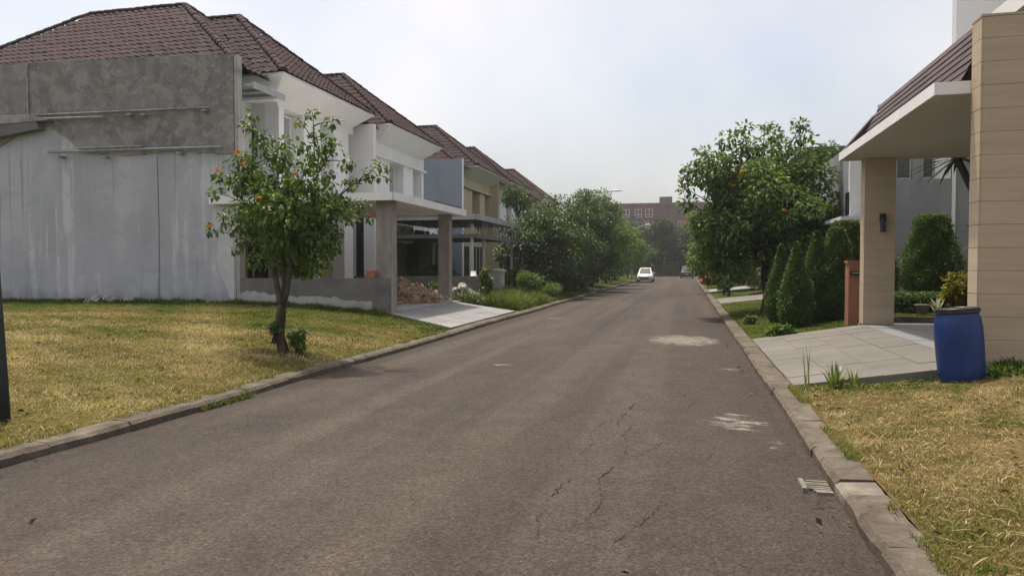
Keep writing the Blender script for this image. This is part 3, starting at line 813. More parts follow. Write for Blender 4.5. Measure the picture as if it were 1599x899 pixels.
def varL(x, y):
    dry = np.clip(1.10 - (y - 6) / 12.5, 0, 1)       # straw by the kerb, greener by the wall
    dry = np.maximum(dry, np.clip((x + 8.3) / 2.6, 0, .5) * (y < 15))
    return .26 + .56*dry + .34*vn(x, y, 1.2, 3) + .20*vn(x, y, 4.5, 4)
def varR(x, y):
    return .66 + .26*vn(x, y, 1.5, 8) + .22*vn(x, y, 5, 9) + .14*vn(x, y, 14, 10) - .35*np.clip((y - 8.9)/1.0, 0, 1)
maskL = lambda x, y: (y < 18.2) & ((x + 5.685) < 0.035*np.sin(y*.55) - np.maximum(0, 6.2 - y)*.06 + .05*np.exp(-((y - 7.3)/1.3)**2) + 0.03*vn(x, y, 8, 2)) & ~((y > 17.1 + (-5.75 - x)*.55) & (x > -8.1))
blades("grass", "short mown grass and straw on the empty lot", 190000, (-17, -5.66), (3.2, 10.5), zl, (.025, .075), .75, varL, mask=maskL, w=.0042)
blades("grass", "yellow green mown grass in front of the grey wall", 150000, (-25, -5.66), (10.0, 18.25), zl, (.035, .09), .6, varL, mask=maskL, w=.0062)
maskR = lambda x, y: (y < 9.83) & (x > 1.37 + .03*vn(x, y, 8, 5)) & ~((x > 3.5) & (y > 10.1))
blades("grass", "dry clipped grass beside the concrete kerb and drum", 260000, (1.34, 6.2), (2.6, 9.85), zr, (.015, .055), .85, varR, mask=maskR, w=.0030)
blades("grass", "bright green lawn under the clipped cypresses", 60000, (1.36, 4.6), (16.05, 30), zr, (.03, .075), .7, lambda x, y: .26 + .13*vn(x, y, 2.5, 12) + .18*np.clip(vn(x, y, .9, 14), 0, 1), w=.007, bias=1.4)
blades("grass", "strip of green grass at the foot of the grey wall", 16000, (-24, -8.0), (17.75, 18.24), zl, (.08, .2), .5, lambda x, y: .16 + .1*vn(x, y, 3, 15), w=.008)
blades("weeds", "low green weeds at the foot of the tan clad wall", 9000, (3.3, 6.2), (9.35, 10.06), zr, (.06, .16), .8, lambda x, y: .14 + .08*vn(x, y, 3, 16), w=.012, mask=lambda x, y: y > 9.75 - .4*RNG.uniform(0, 1, len(x)) ** 2)
blades("tall_grass", "tall seeding grass beside the white cabinet", 9000, (-8.6, -5.8), (24.9, 30.5), zl, (.2, .62), .4, lambda x, y: .24 + .22*vn(x, y, 2.5, 17), w=.006)
blades("grass", "rough green grass along the verge past the driveway", 30000, (-9, -5.75), (24.9, 46), zl, (.06, .22), .6, lambda x, y: .2 + .14*vn(x, y, 2.5, 18), w=.008, bias=1.5)
blades("grass", "grass tufts growing in the gutter by the kerb", 1500, (-5.50, -5.38), (6.2, 8.6), lambda x: 0*x, (.03, .09), .8, lambda x, y: .2 + 0*x, w=.006, mask=lambda x, y: np.abs(y - 7.6) < .5)

# loose straw and clippings lying on the lawns
def straw(name, label, n, xr, yr, zf, mask):
    x = RNG.uniform(*xr, n); y = RNG.uniform(*yr, n)
    k = mask(x, y); x, y = x[k], y[k]; n = len(x)
    a = RNG.uniform(0, 6.28, n); L = RNG.uniform(.03, .15, n) / 2
    z = zf(x) + RNG.uniform(.02, .05, n)
    d = np.stack([np.cos(a)*L, np.sin(a)*L, RNG.normal(0, .01, n)], 1); s = np.stack([-np.sin(a), np.cos(a), 0*a], 1)*.0026
    c = np.stack([x, y, z], 1)
    V = np.stack([c - d - s, c - d + s, c + s*1.2 + [0, 0, .006], c - s*1.2 + [0, 0, .006], c + d], 1).reshape(-1, 3)
    q = np.arange(n)[:, None]*5
    F = np.stack([q + [0, 1, 2], q + [0, 2, 3], q + [3, 2, 4]], 1).reshape(-1, 3)
    o = mesh_np(name, V, F, MT['blade'], None, np.repeat(np.clip(RNG.normal(.78, .13, n), 0, 1), 5))
    tag(o, label, "straw", kind="stuff")
straw("straw", "loose pale straw lying on the empty lot", 9000, (-14, -5.75), (4, 13.5), zl, maskL)
straw("straw", "loose pale straw lying on the dry lawn by the kerb", 5200, (1.36, 6), (2.6, 9.6), zr, maskR)
def litter(label, n, xr, yr, zf, mask):
    x = RNG.uniform(*xr, n); y = RNG.uniform(*yr, n); k = mask(x, y); x, y = x[k], y[k]
    P = np.stack([x, y, zf(x) + RNG.uniform(.02, .05, len(x))], 1)
    O = np.stack([RNG.normal(0, 1, len(x)), RNG.normal(0, 1, len(x)), RNG.uniform(0, .3, len(x))], 1)
    o = leaves("leaf_litter", P, unit(O), RNG.uniform(.03, .08, len(x)), LF['litter'], None, .5, 0, .2)
    tag(o, label, "leaf litter", kind="stuff")
litter("dead brown leaves scattered over the dry lawn by the drum", 700, (1.4, 6), (2.6, 9.6), zr, maskR)
litter("dead brown leaves scattered over the empty lot", 1100, (-13, -5.8), (4, 13), zl, maskL)
litter("dead leaves blown into the gutters of the street", 500, (-5.4, 1.05), (3, 20), lambda x: 0*x - .03, lambda x, y: (x > .82) | (x < -5.22) | (RNG.uniform(0, 1, len(x)) < .02))
blades("grass_tufts", "grass creeping over the back of the kerb beside the dry lawn", 6000, (1.27, 1.40), (2.4, 9.8), lambda x: .09 + 0*x, (.03, .10), .9, lambda x, y: .45 + .3*vn(x, y, 3, 31), w=.003, mask=lambda x, y: vn(x, y, 4, 33) > .0)
blades("grass_tufts", "grass creeping over the back of the kerb of the empty lot", 9000, (-5.84, -5.60), (3.5, 16.5), lambda x: .08 + 0*x, (.03, .11), .9, lambda x, y: .45 + .3*vn(x, y, 3, 32), w=.004, mask=lambda x, y: (vn(x, y, 4, 34) > -.1) & (np.abs(x + 5.685 - .035*np.sin(y*.55) + np.maximum(0, 6.2 - y)*.06 - .05*np.exp(-((y - 7.3)/1.3)**2)) < .05))
MT['grit'] = M("gutter_grit", [(0.3, (0.08, 0.06, 0.045)), (0.7, (0.20, 0.17, 0.135))], 30, (1, 1, 1), 1, 0.3, 50, 0)
def grit():
    n = 2600
    side = RNG.uniform(0, 1, n) < .55
    x = np.where(side, 1.07 - np.abs(RNG.normal(0, .12, n)), -5.47 + np.abs(RNG.normal(0, .10, n)))
    wide = RNG.uniform(0, 1, n) < .22
    x = np.where(wide, RNG.uniform(-5.3, 1.0, n), x)
    y = 2.5 + 20 * RNG.uniform(0, 1, n) ** 1.6
    r = RNG.uniform(.002, .0075, n); z = roadz(x)
    a = RNG.uniform(0, 6.28, n)
    c = np.stack([x, y, z + .003], 1)
    V = []
    for k in range(3):
        V.append(c + np.stack([np.cos(a + k*2.1)*r, np.sin(a + k*2.1)*r, 0*r], 1))
    V.append(c + np.stack([0*r, 0*r, r*.9], 1))
    V = np.stack(V, 1).reshape(-1, 3); q = np.arange(n)[:, None]*4
    F = np.stack([q + [0, 1, 3], q + [1, 2, 3], q + [2, 0, 3]], 1).reshape(-1, 3)
    tag(mesh_np("gravel", V, F, MT['grit'], None), "loose grit and small stones scattered along the gutters", "gravel", kind="stuff")
grit()

# drain grate in the gutter
dg = thing("drain_grate", "worn slotted drain grate half buried in the gutter beside the dry lawn", "drain", (.92, 5.75, 0))
for i in range(7):
    yy = 5.58 + i*.046
    x0_ = .86 + .07*abs(i - 3.5)/3.5 + RNG.normal(0, .012)
    MB().box(x0_, 1.05, yy, yy + .028, -.03, .003 + RNG.normal(0, .002)).build("grate_bar", MT['kerb_pale'], dg)
MB().box(.84, .875, 5.60, 5.86, -.03, .022).build("broken_bar", MT['kerb_pale'], dg)

# ------------------------------------------------------------------ paved driveways (stone by stone)
def paving(name, label, q, nu, nv, m, zf, th=.12, cat="driveway", jitter=.5, stagger=False):
    """q = four plan corners (near kerb, far kerb, far inner, near inner)"""
    root = thing(name, label, cat, (q[0][0], q[0][1], 0), kind="structure")
    q = [Vector((p[0], p[1], 0)) for p in q]
    def at(u, v):
        a = q[0].lerp(q[1], u); b = q[3].lerp(q[2], u)
        p = a.lerp(b, v); return Vector((p.x, p.y, zf(p.x)))
    mb = MB(); z0 = Vector((0, 0, -th))
    N = 6
    top = [at(0, i/N) for i in range(N+1)] + [at(1, (N - i)/N) for i in range(N+1)]
    v = [p - Vector((0, 0, .006)) for p in top] + [p + z0 for p in top]
    n = len(top); fs = [(i, i+1, 2*N - i, 2*N + 1 - i) for i in range(N)]
    fs += [(i, n + i, n + (i+1) % n, (i+1) % n) for i in range(n)]
    mb.add(v, fs); mb.build("bed", MT['joint'], root)
    gu, gv = .008 / max(1e-3, (q[1]-q[0]).length), .008 / max(1e-3, (q[3]-q[0]).length)
    for i in range(nu):
        for j in range(nv):
            sh = .5 / nu if (stagger and j % 2) else 0
            u0, u1 = i/nu + gu*.5 + sh, (i+1)/nu - gu*.5 + sh
            if u0 > 1: continue
            u1 = min(u1, 1)
            v0, v1 = j/nv + gv*.5, (j+1)/nv - gv*.5
            dz = Vector((0, 0, RNG.normal(0, .0022) * jitter * 2))
            tl = [at(u0, v0) + dz, at(u1, v0) + dz, at(u1, v1) + dz, at(u0, v1) + dz]
            bt = [p - Vector((0, 0, .03)) for p in tl]
            MB().add(tl + bt, [(0, 1, 2, 3)[::-1], (0, 4, 5, 1), (1, 5, 6, 2), (2, 6, 7, 3), (3, 7, 4, 0)]).build("paver", m, root)
    return root
zrampR = lambda x: float(np.interp(x, [1.36, 3.5, 5, 30], [.115, .45, .47, .47]))
paving("driveway", "pale paved ramp up from the kerb to the tan carport", [(1.35, 9.85), (1.35, 16.0), (3.52, 16.0), (3.52, 9.85)], 10, 4, MT['paver'], zrampR, .26)
paving("carport_floor", "blue grey paved floor under the tan carport roof", [(3.53, 10.42), (3.53, 16.5), (9.5, 16.5), (9.5, 10.42)], 10, 9, MT['paver_in'], zrampR, .26, "paving")
zrampL = lambda x: float(np.interp(x, [-30, -13, -8, -5.77], [.46, .44, .36, .115]))
paving("driveway", "pale grey paved drive up to the concrete carport posts", [(-5.77, 17.15), (-5.77, 24.1), (-8.0, 24.75), (-8.0, 18.45)], 11, 4, MT['paver_w'], zrampL, .2)
cf = MB(); cf.box(-13.2, -8.01, 18.5, 26.6, .1, .40); tag(cf.build("carport_floor", MT['cement_pale']), "bare concrete floor under the white carport slab", "paving", kind="structure")
zr2 = lambda x: float(np.interp(x, [1.36, 3.6, 30], [.11, .36, .40]))
paving("driveway", "pale concrete drive strip beyond the trunk of the big tree", [(1.365, 31.2), (1.365, 35.6), (6.0, 35.6), (6.0, 31.2)], 4, 3, MT['paver'], zr2, .2)
paving("driveway", "pale concrete drive strip beside the small leaning tree", [(1.365, 45.0), (1.365, 49.5), (6.0, 49.5), (6.0, 45.0)], 3, 2, MT['paver_w'], zr2, .2)
paving("driveway", "short pale drive far down beside the dense dark trees", [(-5.77, 44.0), (-5.77, 49.0), (-9, 49.0), (-9, 44.0)], 3, 2, MT['paver_w'], zrampL, .2)

# ------------------------------------------------------------------ tiled roofs
TW, TX = .27, .335
def tile_mesh(name, m, W=TW, Lr=TX*1.16, amp=.035, th=.016, n=5):
    """one interlocking roll tile: raised roll on one side, flat pan on the other; lower end lifted"""
    mb = MB(); xs = [W * k / n for k in range(n + 1)]
    prof = [.000, amp, amp*1.05, amp*.35, -.004, .0][:n+1] if n == 5 else [amp*math.sin(math.pi*k/n) for k in range(n+1)]
    V = []
    for (y, dz) in ((0, .032), (Lr, .004)):
        V += [(x, y, p + dz) for x, p in zip(xs, prof)]
    V += [(x, 0, p + .032 - th - .012) for x, p in zip(xs, prof)]
    k = n + 1
    F = [(i, i+1, k+i+1, k+i) for i in range(n)] + [(2*k+i, 2*k+i+1, i+1, i) for i in range(n)]
    mb.add(V, F)
    return mb.mesh(name, m)
TILE = tile_mesh("roof_tile", MT['tile'])
TV = np.array([v.co[:] for v in TILE.vertices]); TF = np.array([p.vertices[:] for p in TILE.polygons])

def ridge_mesh():
    mb = MB(); n = 6; V = []
    for (y, r) in ((0, .125), (.36, .105)):
        V += [(-math.cos(math.pi*k/n)*r, y, math.sin(math.pi*k/n)*r*.85) for k in range(n+1)]
    F = [(k, k+1, n+1+k+1, n+1+k) for k in range(n)] + [tuple(range(n+1))[::-1]]
    mb.add(V, F); return mb.mesh("ridge_tile", MT['tile_ridge'])
RIDGE = ridge_mesh()
RV = np.array([v.co[:] for v in RIDGE.vertices]); RF_ = [tuple(p.vertices) for p in RIDGE.polygons]

def inside(poly, x, y):
    c = False; j = len(poly) - 1
    for i in range(len(poly)):
        (xi, yi), (xj, yj) = poly[i], poly[j]
        if (yi > y) != (yj > y) and x < (xj - xi) * (y - yi) / (yj - yi) + xi: c = not c
        j = i
    return c

def face_tiles(poly, keep=None):
    """tile matrices over one roof plane; poly[0]->poly[1] is the eave"""
    P = [Vector(p) for p in poly]
    e = (P[1] - P[0]).normalized()
    nrm = None
    for p in P[2:]:
        c = e.cross(p - P[0])
        if c.length > 1e-3: nrm = c.normalized(); break
    if nrm.z < 0: nrm = -nrm
    u = nrm.cross(e)
    if u.z < 0: u = -u; 
    if e.cross(u).z < 0: e = -e
    o = P[0]
    q = [((p - o).dot(e), (p - o).dot(u)) for p in P]
    x0, x1 = min(a for a, b in q), max(a for a, b in q); y1 = max(b for a, b in q)
    out = []; j = 0
    while j * TX < y1 + .05:
        i0 = int(math.floor(x0 / TW)) - 1
        for i in range(i0, int(x1 / TW) + 2):
            cx, cy = (i + .5) * TW, (j + .5) * TX
            if inside(q, cx, min(cy, y1 - .02)):
                p = o + e * (i * TW + RNG.normal(0, .004)) + u * (j * TX - .06 + RNG.normal(0, .007)) + nrm * (.02 + RNG.normal(0, .0035))
                if keep and not keep(p): continue
                M4 = Matrix((( e.x, u.x, nrm.x, p.x), (e.y, u.y, nrm.y, p.y), (e.z, u.z, nrm.z, p.z), (0, 0, 0, 1)))
                out.append(M4)
        j += 1
    return out

def ridge_run(a, b):
    a, b = Vector(a), Vector(b); d = (b - a); L = d.length; d.normalize()
    s = d.cross(Vector((0, 0, 1))).normalized(); n = s.cross(d)
    out = []; k = max(1, int(L / .32))
    for i in range(k):
        p = a + d * (i * L / k) + n * (.045 + RNG.normal(0, .006))
        out.append(Matrix(((s.x, d.x, n.x, p.x), (s.y, d.y, n.y, p.y), (s.z, d.z, n.z, p.z), (0, 0, 0, 1))))
    return out

def join_mats(mats, V, faces):
    VV, FF, off = [], [], 0
    for m4 in mats:
        a = np.array(m4)
        VV.append(V @ a[:3, :3].T + a[:3, 3]); 
        FF.append([[i + off for i in f] for f in faces]); off += len(V)
    return np.concatenate(VV) if VV else np.zeros((0, 3)), [tuple(f) for q in FF for f in q]

def hip_roof(root, name, x_front, y0, y1, z, yr, zrg, xr, xb_r, x_back, n_single=0, keep=None, thick=.14, back=True):
    """hip roof: eaves rectangle x_back..x_front, y0..y1 at height z; ridge from xr to xb_r at (yr, zrg)"""
    A = (x_front, y0, z); B = (x_front, y1, z); Cc = (x_back, y1, z); D = (x_back, y0, z)
    E1 = (xr, yr, zrg); E2 = (xb_r, yr, zrg)
    mb = MB()
    lo = lambda p: (p[0], p[1], p[2] - .03)
    mb.add([lo(p) for p in (A, B, Cc, D, E1, E2)], [(3, 0, 4, 5), (0, 1, 4), (1, 2, 5, 4), (2, 3, 5)])
    rf = mb.build(name, MT['tile_under'], root)
    mats = face_tiles([D, A, E1, E2], keep) + face_tiles([A, B, E1], keep)
    if back: mats += face_tiles([B, Cc, E2, E1], keep)
    rid = ridge_run(A, E1) + ridge_run(E2, E1) + ridge_run(B, E1) + (ridge_run(D, E2) if x_back > -40 else [])
    return rf, mats, rid

def lay(root, rf, mats, rid, n_single, n_ridge):
    cam_p = Vector((0, 0, 1.65))
    mats.sort(key=lambda m: (m.translation - cam_p).length)
    rid.sort(key=lambda m: (m.translation - cam_p).length)
    for m4 in mats[:n_single]: inst("roof_tile", TILE, m4, rf)
    for m4 in rid[:n_ridge]: inst("ridge_tile", RIDGE, m4, rf)
    if mats[n_single:]:
        V, F = join_mats(mats[n_single:], TV, [list(f) for f in TF])
        o = mesh_np("tiling", V, np.array(F), MT['tile'], rf); o["kind"] = "stuff"
    if rid[n_ridge:]:
        V, F = join_mats(rid[n_ridge:], RV, RF_)
        me = bpy.data.meshes.new("ridge_tiling"); me.from_pydata([tuple(p) for p in V], [], F); me.materials.append(MT['tile_ridge'])
        o = put(bpy.data.objects.new("ridge_tiling", me), rf); o["kind"] = "stuff"

def eave_box(root, x_front, y0, y1, x_in, z):
    """soffit slab with a thin fascia, built in two pieces that butt"""
    a, b_, c, d = x_in, x_front - .03, y0 + .03, y1 - .03
    k = .92; zt, zb = z - .08, z - .62
    mb = MB(); mb.add([(a, c, zt), (b_, c, zt), (b_, d, zt), (a, d, zt), (a, c + k, zb), (b_ - k, c + k, zb), (b_ - k, d - .3, zb), (a, d - .3, zb)],
        [(0, 1, 2, 3), (7, 6, 5, 4), (0, 4, 5, 1), (1, 5, 6, 2), (2, 6, 7, 3), (3, 7, 4, 0)])
    mb.build("soffit", MT['soffit'], root)
    mb = MB()
    mb.box(x_front - .028, x_front + .01, y0, y1, z - .09, z - .012)
    mb.box(x_in, x_front - .03, y0 - .01, y0 + .027, z - .09, z - .012)
    mb.build("fascia", MT['soffit'], root)

def window(root, mglass, x, y0, y1, z0, z1, mframe, fr=.06, depth=.05, name="window", mull=1):
    """street-facing window in the plane x (frame stands proud towards +x)"""
    mb = MB()
    mb.box(x, x + depth, y0, y0 + fr, z0, z1); mb.box(x, x + depth, y1 - fr, y1, z0, z1)
    mb.box(x, x + depth, y0 + fr, y1 - fr, z0, z0 + fr); mb.box(x, x + depth, y0 + fr, y1 - fr, z1 - fr, z1)
    for k in range(1, mull):
        yy = y0 + (y1 - y0) * k / mull
        mb.box(x, x + depth*.9, yy - fr*.4, yy + fr*.4, z0 + fr, z1 - fr)
    f = mb.build(name, mframe, root)
    box("pane", mglass, (x - .005, x + .015, y0 + fr, y1 - fr, z0 + fr, z1 - fr), f)
    return f

def window_y(root, mglass, y, x0, x1, z0, z1, mframe, fr=.06, depth=.05, name="window", mull=1):
    """window facing -y in the plane y"""
    mb = MB()
    mb.box(x0, x0 + fr, y - depth, y, z0, z1); mb.box(x1 - fr, x1, y - depth, y, z0, z1)
    mb.box(x0 + fr, x1 - fr, y - depth, y, z0, z0 + fr); mb.box(x0 + fr, x1 - fr, y - depth, y, z1 - fr, z1)
    for k in range(1, mull):
        xx = x0 + (x1 - x0) * k / mull
        mb.box(xx - fr*.4, xx + fr*.4, y - depth*.9, y, z0 + fr, z1 - fr)
    f = mb.build(name, mframe, root)
    box("pane", mglass, (x0 + fr, x1 - fr, y - .015, y + .005, z0 + fr, z1 - fr), f)
    return f

# ------------------------------------------------------------------ houses along the empty-lot side
def upper_facade(root, y0, wall, pier, back, glass):
    """upper floor of the projecting bay, y0 = near eave of the bay"""
    ya, yb = y0 + .3, y0 + 6.5
    box("bay_wall", MT[back], (-14.2, -13.48, ya, yb, 4.2, 7.40), root)
    box("lintel", MT[wall], (-13.478, -12.98, ya, yb, 6.46, 7.39), root)
    box("ledge", MT[pier], (-13.478, -12.84, ya - .02, yb + .06, 6.37, 6.458), root)
    for (a, b) in ((0.0, 1.9), (3.55, 4.75), (5.95, 6.2)):
        box("pier", MT[pier], (-13.478, -13.0, ya + a, ya + b, 4.25, 6.368), root)
    for (a, b) in ((1.96, 3.5), (4.82, 5.9)):
        window(root, MT[glass], -13.47, ya + a, ya + b, 4.75, 6.34, MT[pier], .07)
        box("sill", MT[pier], (-13.478, -12.93, ya + a + .003, ya + b - .003, 4.55, 4.70), root)

def ground_floor(root, y0, wall, doorm='glass_d'):
    ya, yb = y0, y0 + 7.9
    box("ground_wall", MT[wall], (-14.2, -13.3, ya, yb, .3, 4.19), root)
    d = MB().box(-13.298, -13.2, ya + 1.2, ya + 3.4, .42, 3.0).build("door", MT['paint_w'], root)
    box("pane", MT[doorm], (-13.21, -13.19, ya + 1.35, ya + 3.25, .55, 2.88), d)
    window(root, MT[doorm], -13.29, ya + 4.1, ya + 6.6, .9, 3.0, MT['paint_w'], .08, .08, mull=3)

def left_house(name, label, y0, wall, pier, back, glass, n_tile=0, n_ridge=0, side=None, gf='cement_dark', custom=False):
    root = thing(name, label, "house", (-13, y0, .4))
    yb = y0 + 8.15
    if not custom:
        box("body", MT[wall], (-26, -14.21, y0 + .16, yb, .2, 7.30), root)
        upper_facade(root, y0 + 1.5, wall, pier, back, glass)
        ground_floor(root, y0 + .4, gf)
    e0, e1 = y0 + 1.5, y0 + 8.0
    eave_box(root, -12.0, e0, e1, -14.6, 7.6)
    lowm = lambda p: p.z > 7.3
    rf, ma, ri = hip_roof(root, "roof", -12.6, y0 + .2, y0 + 8.6, 7.4, y0 + 4.4, 11.05, -17.7, -21.8, -26, keep=None)
    rb, mb_, rb_i = hip_roof(root, "bay_roof", -12.0, e0, e1, 7.6, y0 + 4.8, 10.62, -15.8, -19.0, -19.2, back=False)
    # only the tiles of each roof that are above the other roof
    def zmain(x, y): return min(7.4 + (y - (y0 + .2)) * (3.65/4.2), 7.4 + (y0 + 8.6 - y) * (3.65/4.2), 7.4 + (-12.6 - x) * (3.65/5.1))
    def zbay(x, y): return min(7.6 + (y - e0) * (3.02/3.3), 7.6 + (e1 - y) * (3.02/3.2), 7.6 + (-12.0 - x) * (3.02/3.8))
    ma = [m for m in ma if zmain(m.translation.x, m.translation.y) > zbay(m.translation.x, m.translation.y) - .25]
    mb_ = [m for m in mb_ if zbay(m.translation.x, m.translation.y) > zmain(m.translation.x, m.translation.y) - .25]
    ri = [m for m in ri if m.translation.z > zbay(m.translation.x, m.translation.y) - .15]
    rb_i = [m for m in rb_i if m.translation.z > zmain(m.translation.x, m.translation.y) - .15]
    if n_tile:
        vis = [m for m in ma if m.translation.y < y0 + 4.5]
        hid = [m for m in ma if m.translation.y >= y0 + 4.5]
        dm = lambda m: (m.translation - Vector((0, 0, 1.65))).length
        vis = [m for m in vis if m.translation.x > -24]
        allm = sorted([(dm(m), 0, i) for i, m in enumerate(vis)] + [(dm(m), 1, i) for i, m in enumerate(mb_)])
        n0 = sum(1 for t in allm[:n_tile] if t[1] == 0)
        vis.sort(key=dm)
        lay(root, rf, vis[:n0] + vis[n0:], ri, n0, n_ridge)
        lay(root, rb, mb_, rb_i, n_tile - n0, n_ridge)
        if hid:
            V, F = join_mats(hid, TV, [list(f) for f in TF]); o = mesh_np("rear_tiling", V, np.array(F), MT['tile'], rf); o["kind"] = "stuff"
    else:
        lay(root, rf, ma, ri, 0, 0); lay(root, rb, mb_, rb_i, 0, 0)
    return root

# house A: the near house behind the big party wall
hA = left_house("house", "white two storey house behind the tall grey party wall with brown tiled hip roof", 18.3, 'white', 'white', 'white2', 'glass', 290, 30, custom=True)
box("body", MT['white'], (-26, -14.41, 18.46, 26.4, .2, 7.2), hA)
pw = MB(); pw.prism([(-27, 18.3, .2), (-12.70, 18.3, .2), (-12.70, 18.3, 7.72), (-21.1, 18.3, 7.98), (-27, 18.3, 8.12)], (0, .15, 0))
pw.build("party_wall", MT['wash'], hA)
# rough cement band, 3 cm proud, with a hand-made ragged lower edge
low = [(-27, 5.3), (-21.2, 5.38), (-20.6, 5.62), (-20.0, 5.88), (-19.3, 5.98), (-18.8, 5.80), (-18.3, 5.42), (-17.9, 5.15), (-17.4, 5.05), (-16.8, 5.0), (-15.9, 4.98), (-15.0, 5.06), (-14.2, 5.02), (-13.6, 4.95), (-13.1, 4.9), (-12.68, 4.93)]
MT['filler'] = M("white_filler", [(0.25, (0.44, 0.45, 0.46)), (0.75, (0.58, 0.59, 0.60))], 3)
pts = []
for (a, b) in zip(low[:-1], low[1:]):
    k = max(2, int((b[0] - a[0]) / .12))
    for i in range(k):
        t = i / k; pts.append((a[0] + (b[0]-a[0])*t, 18.258, a[1] + (b[1]-a[1])*t + RNG.normal(0, .022)))
pts.append((low[-1][0], 18.258, low[-1][1]))
top = [(-12.68, 18.258, 7.735), (-21.1, 18.258, 7.995), (-27, 18.258, 8.135)]
MB().prism(pts + top, (0, .04, 0)).build("plaster_band", MT['plaster'], hA)
pc = [(-12.73, 3.9), (-12.95, 3.85), (-13.1, 3.5), (-13.05, 3.0), (-13.18, 2.4), (-13.30, 1.95), (-13.22, 1.55), (-13.05, 1.2), (-12.9, .75), (-12.73, .62)]
MB().prism([(x + RNG.normal(0, .015), 18.284, z) for x, z in pc], (0, .014, 0)).build("filler_patch", MT['filler'], hA)
box("corner_strip", MT['cement_pale'], (-12.66, -12.54, 18.27, 18.47, .5, 7.7), hA)
# scaffold rods left on the wall, their brackets
def rod(a, b, r, m='rust'): MB().tube([a, b], r, 6).build("rail", MT[m], hA, smooth=True)
rod((-21.4, 18.14, 6.33), (-13.4, 18.14, 6.22), .035)
rod((-21.4, 18.10, 6.22), (-17.0, 18.10, 6.12), .04, 'metal')
rod((-19.1, 18.14, 5.16), (-13.0, 18.14, 5.08), .04, 'metal')
rod((-17.9, 18.08, 5.22), (-15.6, 18.08, 5.19), .035)
for x, z in ((-16.1, 6.17), (-15.6, 6.14), (-13.55, 6.16), (-18.6, 5.0), (-17.0, 4.95), (-14.4, 4.97)):
    MB().box(x - .07, x + .07, 18.08, 18.255, z - .05, z + .015).build("bracket", MT['rust'], hA)
MB().prism([(-21.4, 18.0, 6.05), (-18.9, 18.0, 6.10), (-19.6, 18.0, 6.30), (-21.4, 18.0, 6.28)], (0, .255, 0)).build("ledge", MT['rust'], hA)
MB().prism([(-27, 18.02, 5.5), (-21.3, 18.02, 5.62), (-19.3, 18.02, 5.86), (-19.4, 18.02, 6.09), (-27, 18.02, 6.03)], (0, .235, 0)).build("plaster_band", MT['cement_dark'], hA)
MB().tube([(-19.9, 18.22, 7.95), (-19.9, 18.22, 6.35)], .03, 6).build("wire", MT['rust'], hA)
MB().tube([(-15.3, 18.296, 4.9), (-15.27, 18.296, 2.8), (-15.31, 18.296, .6)], .010, 5).build("crack_line", MT['cement_dark'], hA)
# street front of house A
aw = MB().box(-13.9, -12.2, 18.47, 20.1, 6.86, 6.93).build("awning", MT['metal'], hA)
MB().box(-12.198, -12.15, 18.47, 20.12, 6.78, 6.97).build("rail", MT['metal'], aw)
for yy in (18.9, 19.5):
    MB().box(-13.9, -12.2, yy, yy + .05, 6.78, 6.858).build("purlin", MT['metal'], aw)
box("bay_wall", MT['white2'], (-14.4, -13.42, 21.0, 26.4, 4.1, 7.35), hA)
box("upper_wall", MT['white2'], (-14.4, -13.9, 18.47, 20.99, 4.1, 7.35), hA)
MB().box(-13.418, -12.95, 20.98, 26.42, 6.86, 7.36).build("lintel", MT['soffit'], hA)
for a, b in ((21.0, 21.30), (22.55, 23.75), (24.75, 25.95)):
    box("pier", MT['white'], (-13.418, -12.92, a, b, 4.1, 6.858), hA)
for a, b in ((21.34, 22.5), (23.79, 24.71)):
    window(hA, MT['curtain'], -13.41, a, b, 4.6, 6.8, MT['white'], .07)
window_y(hA, MT['glass'], 20.99, -14.35, -13.75, 4.5, 6.3, MT['metal'])
window(hA, MT['glass'], -13.89, 18.9, 20.4, 4.6, 6.4, MT['white'], .07, mull=2)
box("fin_wall", MT['white'], (-13.6, -12.23, 26.8, 26.98, .3, 7.36), hA)
box("mosaic_strip", MT['mosaic'], (-13.02, -12.70, 26.782, 26.798, .4, 4.45), hA)
box("ground_wall", MT['tan_and_shade'], (-14.4, -13.5, 19.9, 26.4, .3, 3.46), hA)  # interior shade behind the carport is put into this wall's brown tone
sp = MB().box(-13.62, -13.45, 18.47, 19.88, .3, 3.46).build("screen_wall", MT['soffit'], hA)
for i in range(9):
    zz = .85 + i * .27
    for j in range(2):
        MB().box(-13.448, -13.43, 18.62 + j*.62, 19.10 + j*.62, zz, zz + (.09 if i not in (6, 7) else .2)).build("slot", MT['dark'], sp)
d = MB().box(-13.498, -13.42, 20.1, 21.1, .4, 2.6).build("door", MT['dark'], hA)
MB().box(-13.418, -13.37, 20.18, 20.22, 1.3, 1.5).build("handle", MT['metal'], d)
box("column", MT['white'], (-13.498, -13.2, 23.9, 24.15, .4, 3.46), hA)
box("pier", MT['white'], (-13.499, -12.95, 25.6, 26.35, .4, 3.46), hA)

# concrete carport slab of house A (part of the house: bears on it and on its two posts)
cp = MB()
cp.box(-13.4, -7.72, 18.12, 24.58, 3.50, 3.60)
cp.build("carport_slab", MT['soffit'], hA)
cp = MB(); cp.box(-13.4, -7.70, 18.08, 18.118, 3.44, 3.66); cp.box(-7.718, -7.68, 18.08, 24.62, 3.44, 3.66); cp.box(-13.4, -7.72, 24.582, 24.62, 3.44, 3.66)
cp.build("fascia", MT['white'], hA)
box("column", MT['column'], (-8.38, -7.93, 18.46, 18.86, .2, 3.498), hA)
box("column", MT['column'], (-8.60, -8.20, 24.2, 24.56, .2, 3.498), hA)
box("gutter", MT['black'], (-8.3, -7.85, 22.0, 24.5, 3.662, 3.76), hA)

